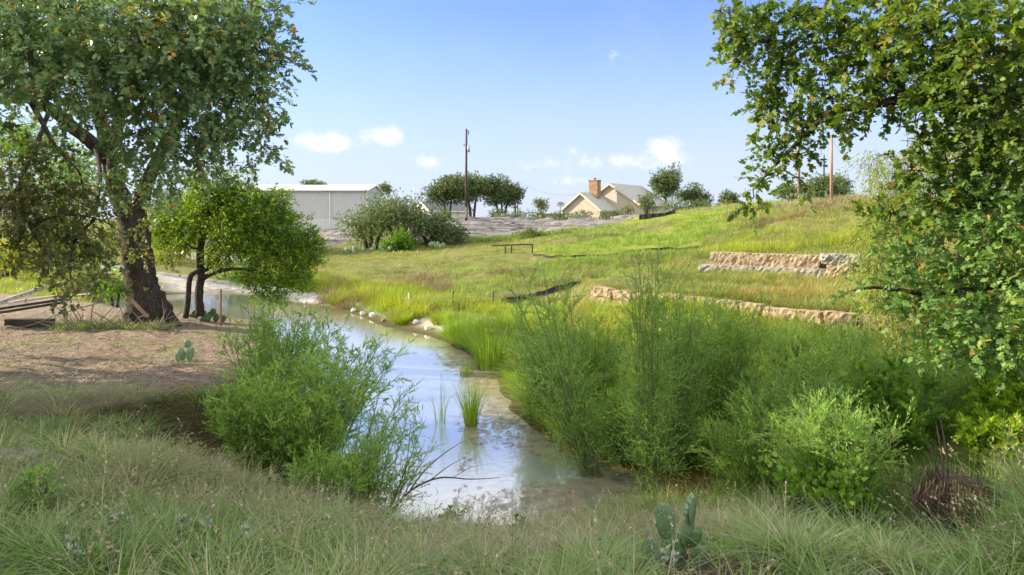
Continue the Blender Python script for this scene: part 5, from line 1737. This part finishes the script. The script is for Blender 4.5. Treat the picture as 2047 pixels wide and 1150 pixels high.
# tall wispy grass right on the lip above the water
x = gr.uniform(-5.2, 4.6, 520)
y = gr.uniform(7.6, 10.6, 520)
ok = (shore(x, y) > .15) & (vnoise(x, y, .6, 61) + .12 * np.abs(x - .2) > .56)
x, y = keep(x, y, ok)
clumps('wispy_grass', x, y, 42, .30 + .28 * gr.random(len(x)), .0075, .14, MAT['straw'], 720, lean=(0, .6), curve=(.1, .8))
tag(bpy.data.objects['wispy_grass'], 'fine wispy seeding grass on the lip above the water', 'grass', kind='stuff')
x = gr.uniform(-1.2, 2.6, 230)
y = gr.uniform(6.2, 9.8, 230)
ok = (shore(x, y) > .3) & (vnoise(x, y, .9, 33) > .42)
x, y = keep(x, y, ok)
clumps('straw_tussocks', x, y, 60, gr.uniform(.3, .58, len(x)), .0095, .1, MAT['straw'], 723, lean=(0, .8), curve=(.1, 1.0), segs=4)
tag(bpy.data.objects['straw_tussocks'], 'pale dry grass tussocks in the middle of the near bank', 'grass', kind='stuff')
x, y = sample_wedge(-150, 2200, 4.7, 10.8, 1500, gr, 1.4)
ok = (shore(x, y) > .1) & (vnoise(x, y, .7, 35) > .45)
x, y = keep(x, y, ok)
hh = gr.uniform(.35, .8, len(x))
az = gr.uniform(0, 2 * math.pi, len(x))
b = np.stack([x, y, H(x, y)], -1)
V, f, al = blade_verts(b, hh, np.full(len(x), .006), az, gr.uniform(0, .45, len(x)), gr.uniform(.1, .6, len(x)), gr, 4)
tp = V[:, -1]
k_ = 9
dd = nrm(V[:, -1] - V[:, -3])
pb_ = np.repeat(tp, k_, 0) - np.repeat(dd, k_, 0) * gr.uniform(0, .16, (len(x) * k_, 1))
V2 = leaves(pb_, nrm(np.repeat(dd, k_, 0) + gr.normal(0, .45, (len(x) * k_, 3))), gr.uniform(.015, .04, len(x) * k_), OVAL, gr, .2)
root = thing('seed_stalks', 'scattered seeding grass stalks over the near bank', 'grass')
root['kind'] = 'stuff'
tmesh('stalk', V, f, MAT['straw'], root, {'rnd': gr.random(len(x)), 'along': np.tile(al, (len(x), 1))})
tmesh('seed_head', V2, [tuple(range(6))], MAT['straw'], root, {'rnd': gr.uniform(.3, 1, len(x) * k_)})
# scattered long single stalks
x, y = sample_wedge(-150, 2200, 4.6, 10.5, 1500, gr, 1.4)
ok = shore(x, y) > .1
x, y = keep(x, y, ok)
z = H(x, y)
blades('long_stalks', np.stack([x, y, z], -1), gr.uniform(.4, .85, len(x)), np.full(len(x), .008), MAT['grass_fore'], 725, lean=(0, .7), curve=(0, .8), segs=4)
tag(bpy.data.objects['long_stalks'], 'scattered long bending grass stalks on the near bank', 'grass', kind='stuff')
# big arching tussocks at the gully on the left
x = np.array([-7.7, -8.6, -8.1, -9.4, -8.9, -7.4, -10.2])
y = np.array([12.9, 13.1, 12.2, 12.5, 11.8, 13.7, 13.2])
for k in range(len(x)):
    o = clumps('arching_tussock', x[k:k + 1], y[k:k + 1], 420, .72, .011, .28, MAT['straw' if k % 2 == 0 else 'grass_fore'], 730 + k, lean=(.2, .9), curve=(.5, 1.2), tone=np.array([.5]), spread=.8)
    tag(o, ['arching straw tussock nearest the gully edge', 'broad arching tussock left of the gully', 'drooping tussock on the gully lip', 'arching tussock second from the left', 'green-tinged tussock in front of the arching ones',
            'tussock at the near corner of the gully', 'leftmost of the arching tussocks'][k], 'grass tussock', 'arching tussocks beside the gully')
# roots and dead blades hanging in the gully
ge = np.array([seg_point([(-6.2, 12.4), (-7.35, 12.9), (-7.6, 14.1), (-6.3, 15.1), (-6.1, 17.5)], v_)[:2] for v_ in gr.uniform(0, 6.6, 900)])
gx, gy = ge[:, 0] + gr.uniform(-.1, .35, len(ge)), ge[:, 1] + gr.uniform(-.2, .1, len(ge))
o = blades('hanging_roots', np.stack([gx, gy, H(gx, gy) + .04], -1), gr.uniform(.15, .5, len(gx)), gr.uniform(.006, .014, len(gx)), MAT['dry_weed'], 735, az=gr.normal(-.5, .8, len(gx)), lean=(.6, 1.3), curve=(.6, 1.5), segs=4)
tag(o, 'dead roots and blades hanging over the eroded gully edge', 'roots', kind='stuff')
gk = gr.choice(len(gx), 46, replace=False)
clumps('gully_grass', gx[gk] - .1, gy[gk], 34, gr.uniform(.2, .5, 46), .013, .12, MAT['grass_fore'], 736, lean=(.2, 1.0), curve=(.5, 1.4), segs=4, tone=gr.uniform(.1, .7, 46))
tag(bpy.data.objects['gully_grass'], 'grass drooping over the gully rim', 'grass', kind='stuff')
# sparse tufts on the bare bank
x, y = sample_wedge(-300, 470, 10.5, 30, 900, gr)
ok = (shore(x, y) > .5) & (vnoise(x, y, .5, 44) > .48)
x, y = keep(x, y, ok)
clumps('sparse_grass', x, y, 26, .12 + .08 * gr.random(len(x)), .009, .22, MAT['grass_green'], 740, tone=.4 + .6 * gr.random(len(x)), lean=(.2, 1.0), curve=(.1, .6))
tag(bpy.data.objects['sparse_grass'], 'thin low grass tufts scattered over the bare left bank', 'grass', kind='stuff')
# litter of straw, bark and wood chips on the bare bank
N = 26000
x, y = sample_wedge(-300, 480, 11, 31, N, gr)
ok = (shore(x, y) > .3) & (ground_masks(x, y)['dirt'] > .3)
x, y = keep(x, y, ok)
N = len(x)
a = gr.uniform(0, math.pi, N)
L = gr.uniform(.03, .16, N)
w_ = gr.uniform(.006, .02, N)
c = np.stack([x, y, H(x, y) + .012 + gr.uniform(0, .02, N)], -1)
d = np.stack([np.cos(a), np.sin(a), gr.normal(0, .2, N)], -1) * L[:, None] / 2
sd2 = np.stack([-np.sin(a), np.cos(a), gr.normal(0, .3, N)], -1) * w_[:, None] / 2
V = np.stack([c - d - sd2, c + d - sd2, c + d + sd2, c - d + sd2], 1)
o = tmesh('straw_litter', V, [(0, 1, 2, 3)], leaf_mat('litter', [(0, (.05, .035, .025)), (.4, (.15, .10, .075)), (.75, (.30, .22, .16)), (.93, (.42, .34, .26)), (1, (.6, .56, .5))], .05), None, {'rnd': gr.random(N)})
tag(o, 'straw and wood-chip litter on the bare left bank', 'litter', kind='stuff')

x, y = sample_wedge(-300, 480, 11, 27, 420, gr)
ok = (shore(x, y) > .3) & (ground_masks(x, y)['dirt'] > .4)
x, y = keep(x, y, ok)
m = MB()
for k in range(len(x)):
    a = gr.uniform(0, math.pi)
    L = gr.uniform(.12, .5)
    p0 = np.array((x[k], y[k], H(x[k], y[k])[0] + .012))
    p2 = p0 + np.array((math.cos(a), math.sin(a), gr.uniform(0, .12))) * L
    m.tube([p0, (p0 + p2) / 2 + gr.normal(0, .02, 3), p2], [gr.uniform(.003, .010)] * 2 + [.002], 4)
tag(m.build('stick_litter', MAT['pale_twig']), 'broken twigs strewn over the bare left bank', 'twigs', kind='stuff')
# far shore: bright tufts
for k, (s_, n_) in enumerate([(0, 0)]):
    pts = np.array(PATH[2:] + [(-1.2, 27.0)])
    seg = np.linalg.norm(np.diff(pts, axis=0), axis=1)
    cum = np.append(0, np.cumsum(seg))
    tt = gr.uniform(0, cum[-1], 1100)
    x = np.interp(tt, cum, pts[:, 0]) + gr.normal(0, .2, len(tt))
    y = np.interp(tt, cum, pts[:, 1])
    off_ = gr.uniform(.35, 4.2, len(tt))
    x += off_ * .55
    y += off_ * .8
    y += np.where(y > 41, 1.0, 0)
    ok = (shore(x, y) > .35) & ~((x / y > -.125) & (y < 33) & (off_ < 2.6))
    x, y, off_ = x[ok], y[ok], off_[ok]
    clumps('shore_grass', x, y, 46, np.where(off_ < 2, 1.05, .7) * gr.uniform(.6, 1.2, len(x)), .020, .22, MAT['shore_grass'], 750, lean=(0, .4), curve=(.1, .8), tone=np.clip(vnoise(x, y, .6, 12) * 1.3 - .15, 0, 1))
tag(bpy.data.objects['shore_grass'], 'bright yellow-green tall grass lining the far shore', 'grass', kind='stuff')
# distinct round tufts
for k, (px, py, hh_, lab) in enumerate([(672, 612, 1.0, 'big bright grass tuft left of the white stones'), (803, 650, .95, 'bright rounded grass tuft between the white stones'), (880, 652, .9, 'grass tuft right of the last white stone')]):
    q = hit(px, py)
    o = clumps('grass_tuft', np.array([q[0]]), np.array([q[1] + .3]), 520, hh_, .02, .38, MAT['shore_grass'], 760 + k, tone=np.array([.35]), lean=(.05, .5), curve=(.2, .9))
    tag(o, lab, 'grass tuft', 'grass tufts on the far shore')

# meadow between shore and lawn
x, y = sample_wedge(520, 1500, 31, 72, 5200, gr, .6)
gm = ground_masks(x, y)
ok = (shore(x, y) > 1.2) & (gm['lawn'] < .4) & (gm['rock'] < .3) & (gm['pale'] < .3) & (x < 21)
x, y = keep(x, y, ok)
cov = vnoise(x, y, .22, 71)
tn = np.clip(vnoise(x, y, .12, 17) * 1.6 - .35 + gr.normal(0, .12, len(x)), 0, 1)
clumps('meadow_grass', x, y, 20, np.where(cov > .5, .34, .2) * gr.uniform(.6, 1.2, len(x)), .026, .5, MAT['meadow'], 770, tone=tn, lean=(.1, .8), curve=(.1, .7), segs=2)
tag(bpy.data.objects['meadow_grass'], 'rough sunlit meadow grass sloping up behind the far shore', 'grass', kind='stuff')
# hill on the right
x, y = sample_wedge(1330, 2100, 24, 66, 5200, gr, .6)
gm = ground_masks(x, y)
d1 = step_along(x, y, W1, 1.0, 1.0)
ok = (gm['lawn'] < .4) & (gm['rock'] < .3) & ((d1 > .5) | (y > 34)) & (line_d(x, y, W2) > .9) & (poly_sd(x, y, STRIP) > 1.0)
x, y = keep(x, y, ok)
tn = np.clip(vnoise(x, y, .15, 27) * 1.5 - .3 + gr.normal(0, .15, len(x)), 0, 1)
clumps('hill_grass', x, y, 22, (.26 + .42 * vnoise(x, y, .3, 6)) * gr.uniform(.7, 1.2, len(x)), .024, .45, MAT['meadow'], 780, tone=tn, lean=(.0, .6), curve=(.1, .7), segs=2)
tag(bpy.data.objects['hill_grass'], 'long mixed grass on the right hillside and between the stone walls', 'grass', kind='stuff')
# yellow-green weeds behind the upper wall, rusty ones before the lower
for nm, px0, px1, y0, y1, n_, h_, mt, sd_, lab in [('yellow_weeds', 1400, 1760, 38.5, 44, 240, .9, 'shore_grass', 785, 'yellow-green weeds on the slope above the upper stone wall'),
                                                  ('rusty_weeds', 1470, 1700, 26.6, 29.5, 160, .5, 'rust_plant', 786, 'rusty brown weeds along the top of the lower stone wall'),
                                                  ('rusty_weeds', 1700, 1950, 20.0, 22.5, 160, .8, 'rust_plant', 787, 'rusty plants right of the lower wall under the oak'),
                                                  ('grey_weeds', 1500, 1760, 49, 53, 200, .7, 'dry_weed', 788, 'grey-brown dry weeds under the hilltop bank'),
                                                  ('skyline_weeds', 1440, 1780, 57, 62, 420, .8, 'straw', 789, 'dry weeds along the right skyline'),
                                                  ('dry_weeds', 640, 900, 37.0, 46, 480, .95, 'dry_weed', 790, 'purplish dry weeds in the meadow behind the shore grass'),
                                                  ('dry_weeds', 790, 1080, 32.6, 37, 420, .5, 'dry_weed', 791, 'brown dry weeds along the sagging fence'),
                                                  ('meadow_weeds', 880, 1430, 36, 47, 620, .6, 'grass_green', 774, 'green and brown weeds over the rough slope below the lawn'),
                                                  ('brown_weeds', 1000, 1420, 38, 46, 300, .55, 'dry_weed', 775, 'patches of brown dry weeds on the slope below the lawn'),
                                                  ('bank_weeds', 1180, 1560, 50, 66, 420, .7, 'grass_green', 776, 'rank weeds along the edge of the mown slope'),
                                                  ('dark_weeds', 970, 1070, 41.5, 44.5, 140, .55, 'dry_weed', 792, 'dark brown dead patch of weeds below the wooden rail'),
                                                  ('dark_grass', 1060, 1420, 43.5, 47.2, 380, .5, 'grass_green', 793, 'green weeds hanging below the lawn edge'),
                                                  ('low_green_weeds', 700, 900, 33.5, 38, 200, .6, 'grass_green', 794, 'green weeds mixed into the shore grass'),
                                                  ('rock_weeds', 930, 1250, 70.5, 73, 260, .7, 'grass_green', 795, 'weeds along the foot of the granite'),
                                                  ('left_field_grass', -100, 330, 33, 50, 500, .5, 'shore_grass', 796, 'sunlit grass beyond the oak at the left edge')]:
    x, y = sample_wedge(px0, px1, y0, y1, n_, gr)
    ok = (shore(x, y) > .4) & (vnoise(x, y, .45, sd_) > .42)
    x, y = keep(x, y, ok)
    o = clumps(nm, x, y, 26, h_ * gr.uniform(.4, 1.2, len(x)), .022 if y0 < 45 else .035, .35, MAT[mt], sd_, lean=(0, .5), curve=(0, .6), segs=2)
    tag(o, lab, 'weeds', kind='stuff')
ws_ = np.concatenate([gr.uniform(2.5, 20, 260), gr.uniform(3.2, 9.0, 150)])
xs_ = np.array([seg_point(W1, v_) for v_ in ws_])
xt_ = np.array([seg_point(W1, v_) for v_ in gr.uniform(1, 20, 170)])
xa, ya = xt_[:, 0] + .25 + gr.uniform(0, .35, len(xt_)), xt_[:, 1] + gr.uniform(.15, .7, len(xt_))
clumps('wall_top_weeds', xa, ya, 26, gr.uniform(.15, .55, len(xa)), .02, .25, MAT['meadow'], 796, lean=(.1, .9), curve=(.3, 1.1), windx=-.6)
tag(bpy.data.objects['wall_top_weeds'], 'grass spilling over the top of the lower stone wall', 'weeds', kind='stuff')
x = xs_[:, 0] + gr.normal(0, .2, len(xs_)) - .35
y = xs_[:, 1] - gr.uniform(.45, 1.3, len(xs_))
clumps('wall_weeds', x, y, 34, (.35 + 2.1 * vnoise(x, y, .35, 19) ** 1.5 + .5 * sstep(3, 4, ws_) * sstep(9.5, 8, ws_)) * gr.uniform(.6, 1.1, len(x)), .02, .3, MAT['shore_grass'], 797, lean=(0, .4), curve=(0, .5), tone=np.clip(gr.normal(.3, .3, len(x)), 0, 1))
tag(bpy.data.objects['wall_weeds'], 'tall weeds growing against the foot of the lower stone wall', 'weeds', kind='stuff')
x, y = gr.uniform(1.6, 13, 900), gr.uniform(10.4, 15.5, 900)
ok = (shore(x, y) > .1) & (x < y * .9)
x, y = keep(x, y, ok)
clumps('creekside_weeds', x, y, 44, gr.uniform(.35, .95, len(x)), .016, .22, MAT['grass_green'], 798, lean=(0, .6), curve=(.1, .9))
tag(bpy.data.objects['creekside_weeds'], 'rank green grass and weeds under the right-hand shrubs', 'weeds', kind='stuff')
x, y = sample_wedge(1080, 1720, 44, 70, 420, gr)
ok = (vnoise(x, y, .3, 83) > .52) & (line_d(x, y, W2) > 1.5) & (ground_masks(x, y)['rock'] < .2)
x, y = keep(x, y, ok)
clumps('hillside_weeds', x, y, 40, gr.uniform(.25, .7, len(x)), .03, .5, MAT['grass_green'], 799, lean=(0, .6), curve=(0, .8), segs=2)
tag(bpy.data.objects['hillside_weeds'], 'darker green weed clumps dotted over the hillside', 'weeds', kind='stuff')
# lawn
P_ = sample_poly(LAWN, 2600, gr)
P2_ = sample_poly(STRIP, 1500, gr)
x, y = np.concatenate([P_, P2_]).T
clumps('lawn_grass', x, y, 18, .13, .03, .35, MAT['lawn'], 800, lean=(.1, .8), curve=(0, .5), segs=2)
tag(bpy.data.objects['lawn_grass'], 'vivid green mown grass of the terrace and slope', 'grass', kind='stuff')

# ------------------------------------------------------------------ reeds
MARSH = [(1.2, 15.8), (2.5, 14.4), (6, 14.3), (11, 14.2), (17, 14.5), (19, 18), (12.2, 22.8), (8, 27.5), (4.3, 31.4), (2.5, 31), (0.2, 28.5), (-1.4, 26.6), (-0.2, 23.5), (.6, 20), (.9, 17.6)]
q = sample_poly(MARSH, 900, gr)
x, y = q.T
ok = shore(x, y) > .15
x, y = keep(x, y, ok)
tn = np.clip(vnoise(x, y, .3, 55) * 1.2 + .0 + gr.normal(0, .15, len(x)), 0, 1)
hh = .85 + .55 * vnoise(x, y, .5, 56)
hh = np.where(y < 16.5, hh * .8, hh) * gr.uniform(.75, 1.2, len(x)) + .5 * sstep(.5, .7, vnoise(x, y, .3, 58)) * sstep(21, 25, y)
clumps('marsh_reeds', x, y, 46, hh, .023, .28, MAT['reed'], 810, tone=tn, lean=(0, .45), curve=(.05, 1.0), segs=4, spread=.5)
x2, y2 = sample_poly(MARSH, 190, gr).T
ok = (shore(x2, y2) > .6) & (y2 > 16.5)
x2, y2 = keep(x2, y2, ok)
o = clumps('flowering_sedge', x2, y2, 40, gr.uniform(.8, 1.5, len(x2)), .02, .2, MAT['rust_plant'], 812, lean=(0, .3), curve=(.1, .8), segs=4, spread=.6)
tag(o, 'rusty seeding sedge scattered among the green reeds', 'sedge', kind='stuff')
x2, y2 = sample_poly(MARSH, 420, gr).T
ok = (shore(x2, y2) > .5) & (y2 > 16)
x2, y2 = keep(x2, y2, ok)
o = clumps('bright_reeds', x2, y2, 34, gr.uniform(.9, 1.6, len(x2)), .026, .2, MAT['shore_grass'], 813, lean=(0, .4), curve=(.1, .9), segs=4, spread=.5)
tag(o, 'brighter yellow-green blades standing over the reeds', 'reeds', kind='stuff')
tag(bpy.data.objects['marsh_reeds'], 'tall green reeds filling the marsh below the stone wall', 'reeds', kind='stuff')
edge = [(-3.0, 29.2), (-1.6, 26.0), (-.1, 22.3), (.35, 18.5), (.75, 16.9), (1.5, 15.1), (2.6, 14.1), (4.2, 14.0), (5.6, 13.5)]
pe = np.array([seg_point(edge, v_)[:2] for v_ in gr.uniform(0, 20.5, 560)])
x = pe[:, 0] + gr.uniform(-.05, .9, len(pe))
y = pe[:, 1] + gr.uniform(-.1, .5, len(pe))
ok = shore(x, y) > -.12
x, y = keep(x, y, ok)
clumps('shore_sedge', x, y, 40, gr.uniform(.4, 1.0, len(x)), .015, .2, MAT['reed'], 816, tone=np.clip(gr.normal(.5, .3, len(x)), 0, 1), lean=(.1, .8), curve=(.2, 1.2), segs=4)
tag(bpy.data.objects['shore_sedge'], 'sedge and grass hanging over the right-hand edge of the water', 'grass', kind='stuff')
# dark overhanging grass at the rusty pool edge
x = gr.uniform(2.6, 6.0, 60)
y = gr.uniform(14.0, 14.8, 60)
clumps('overhanging_grass', x, y, 60, .95, .010, .25, MAT['dark_grass'], 815, lean=(.3, .9), curve=(.6, 1.3))
tag(bpy.data.objects['overhanging_grass'], 'dark grass hanging over the far edge of the rusty pool', 'grass', kind='stuff')
for k, (px, py, n_, h_, rad, w_, lab, tn) in enumerate([
        (925, 678, 420, 1.75, .75, .020, 'dense dark green reed bed at the left end of the far reeds', .2),
        (975, 700, 420, 1.85, .7, .020, 'reed bed in the middle of the far reeds', .25),
        (985, 735, 460, 1.7, .6, .02, 'reed bed reaching nearest into the water, brown at its foot', .35),
        (1075, 690, 420, 1.8, .8, .02, 'reed bed behind the tall slender shrub', .4),
        (942, 850, 170, 1.45, .15, .017, 'upright green reed clump standing in the open water', .55),
        (880, 845, 26, 1.5, .14, .012, 'few thin dark reeds in the water left of the green clump', .05),
        (935, 750, 90, .8, .25, .012, 'short reeds in the water behind the green clump', .4),
        (1002, 845, 14, .55, .06, .009, 'tiny sprout of reeds right of the green clump', .7)]):
    Yq = CZ * F / (py - HY)
    cx, cy = np.array([(px - CX) / F * Yq]), np.array([Yq])
    o = clumps('reed_clump', cx, cy, n_, h_, w_, rad, MAT['reed'], 820 + k, tone=np.array([tn]), spread=.45, lean=(0, .22), curve=(0, .45), segs=4, z=-.02)
    tag(o, lab, 'reeds', 'reed clumps in and beside the water')
# sedge at the near side of the pool
b = hit(1470, 985)
o = clumps('sedge_clump', np.array([3.3, 3.8, 4.3]), np.array([10.7, 10.6, 10.4]), 110, .85, .018, .2, MAT['grass_green'], 840, tone=np.array([.2, .4, .3]), lean=(.1, .6), curve=(.5, 1.2), segs=4)
tag(o, 'arching broad-bladed sedge at the near edge of the rusty pool', 'sedge')
# small green forbs standing at the lip
for k, (px, Y, lab) in enumerate([(905, 10.2, 'dark leafy weed at the water edge left of centre'), (1045, 9.9, 'leafy green weed on the lip right of centre'), (70, 7.4, 'pale feathery weed at the lower left'), (392, 13.9, 'green shoots growing out of the gully edge')]):
    shrub('leafy_weed', lab, 'weed', G(px, Y), .55, .16, 850 + k, MAT['vine_leaf' if k < 2 else 'baccharis_grey'], stems=6, lets=8, leafn=9, leaf=.05, shape=NARROW * np.array((1.8, 1)), let_len=.15, start=.1, group='small leafy weeds')
# grey-white rosette weeds
for k, (px, py, lab) in enumerate([(412, 1062, 'silvery leaved weed, brightest of those in the near grass'), (360, 1065, 'silvery weed left of the brightest one'), (232, 1058, 'silvery weed in the lower left grass'), (490, 1092, 'silvery weed right of the brightest one'), (150, 1125, 'silvery weed near the bottom left corner'), (1335, 1140, 'silvery weed at the bottom beside the prickly pear')]):
    b = hit(px, py + 20)
    shrub('silvery_weed', lab, 'weed', b, .26, .08, 870 + k, leaf_mat('silver_leaf', [(0, (.30, .38, .30)), (1, (.50, .56, .48))], .15) if k == 0 else bpy.data.materials['silver_leaf'], stems=5, lets=4, leafn=3, leaf=.04, shape=OVAL, let_len=.05, start=.6, up=.8, group='silvery weeds in the near grass')

# ------------------------------------------------------------------ dead branches, root mat
m = MB()
for pts, rad in [([P(1500, 1120, 5.9), P(1585, 1105, 6.0), P(1640, 1103, 6.0), P(1700, 1118, 5.9), P(1745, 1140, 5.8), P(1790, 1160, 5.7)], [.006, .012, .02, .026, .03, .03]),
                 ([P(1640, 1103, 6.0), P(1620, 1125, 5.9), P(1617, 1160, 5.8)], [.018, .016, .012]),
                 ([P(1745, 1140, 5.8), P(1710, 1132, 5.8), P(1680, 1150, 5.6)], [.018, .014, .012])]:
    sp = spline(pts, 6)
    m.tube(sp, np.interp(np.linspace(0, 1, len(sp)), np.linspace(0, 1, len(rad)), rad), 7, .3, 3)
tag(m.build('dead_branch', MAT['pale_twig'], smooth=True), 'pale forked dead branch lying in the grass at the bottom right', 'branch')
m = MB()
for pts, rad in [([P(790, 1010, 10.6), P(830, 975, 11), P(880, 955, 11.4), P(940, 958, 11.8), P(1000, 955, 12.2)], [.02, .018, .014, .01, .004]),
                 ([P(820, 980, 11), P(850, 940, 11.4), P(890, 905, 11.8), P(930, 880, 12.2)], [.014, .012, .008, .003]),
                 ([P(860, 960, 11.2), P(900, 930, 11.6), P(930, 915, 12)], [.01, .006, .003]),
                 ([P(905, 955, 11.6), P(940, 935, 11.9), P(965, 930, 12)], [.006, .005, .002])]:
    sp = spline(pts, 6)
    m.tube(sp, np.interp(np.linspace(0, 1, len(sp)), np.linspace(0, 1, len(rad)), rad), 5, .2, 3)
tag(m.build('dead_branch', MAT['twig'], smooth=True), 'thin bare branch reaching out over the near water', 'branch')
m = MB()
for pts, rad in [([P(1865, 1150, 7.6), P(1872, 1080, 7.9), P(1878, 1000, 8), P(1885, 930, 8.2), P(1872, 850, 8.4)], [.026, .024, .02, .016, .006]),
                 ([P(1878, 1010, 8), P(1895, 960, 8.1), P(1888, 880, 8.3), P(1878, 830, 8.4)], [.014, .013, .009, .004]),
                 ([P(1880, 960, 8.1), P(1860, 900, 8.2), P(1845, 880, 8.2)], [.012, .009, .004]),
                 ([P(1876, 1030, 8), P(1820, 970, 8.4), P(1760, 950, 8.8)], [.02, .012, .005])]:
    sp = spline(pts, 6)
    m.tube(sp, np.interp(np.linspace(0, 1, len(sp)), np.linspace(0, 1, len(rad)), rad), 7, .3, 3)
tag(m.build('dead_sapling', MAT['bark'], smooth=True), 'dark leafless sapling standing beside the root mat', 'tree')
# mat of exposed roots under the turf
rc = P(1940, 1022, 8.0)
root = thing('root_mat', 'brown mat of exposed roots hanging from the eroded turf edge', 'roots', (rc[0], rc[1], rc[2] - .4))
m = MB()
n, k = 26, 12
v = []
for i in range(k + 1):
    th = math.pi * i / k
    for j in range(n):
        a = 2 * math.pi * j / n
        w_ = 1 + .16 * math.sin(3 * a + th * 4) + .1 * math.sin(7 * a + 2 * th)
        v.append((rc[0] + .42 * w_ * math.sin(th) * math.cos(a), rc[1] + .25 + .35 * w_ * math.sin(th) * math.sin(a), rc[2] - .03 + .36 * math.cos(th)))
m.add(v, [(i * n + j, i * n + (j + 1) % n, (i + 1) * n + (j + 1) % n, (i + 1) * n + j) for i in range(k) for j in range(n)])
m.build('soil_lump', MAT['mud'], root, smooth=True)
N = 2600
rr_ = np.random.default_rng(12)
a = rr_.uniform(0, 2 * math.pi, N)
b = np.stack([rc[0] + np.cos(a) * rr_.uniform(.15, .48, N), rc[1] + .22 + np.sin(a) * rr_.uniform(.1, .42, N), rc[2] + rr_.uniform(.05, .34, N)], -1)
V, f, al = blade_verts(b, -rr_.uniform(.08, .38, N), np.full(N, .006), a + rr_.normal(0, .8, N), -rr_.uniform(-.5, .6, N), -rr_.uniform(-.4, .5, N), rr_)
tmesh('root_fibres', V, f, leaf_mat('root_fibre', [(0, (.02, .014, .01)), (.6, (.07, .05, .035)), (1, (.18, .135, .09))], .1), root, {'rnd': rr_.random(N)})

# background ground cover that reads as one mass
x, y = sample_wedge(-200, 2300, 62, 160, 2600, gr)
gm = ground_masks(x, y)
ok = (gm['rock'] < .2) & (gm['lawn'] < .3) & ~((x > -41) & (x < -18) & (y > 92) & (y < 107)) & ~((x > 8) & (x < 30) & (y > 95) & (y < 116))
x, y = keep(x, y, ok)
o = clumps('far_grass', x, y, 16, .45, .06, .9, MAT['meadow'], 860, lean=(0, .5), curve=(0, .5), segs=2)
tag(o, 'rough grass on the far ridge', 'grass', kind='stuff')
print('objects', len(bpy.data.objects), 'faces', sum(len(me.polygons) for me in bpy.data.meshes))
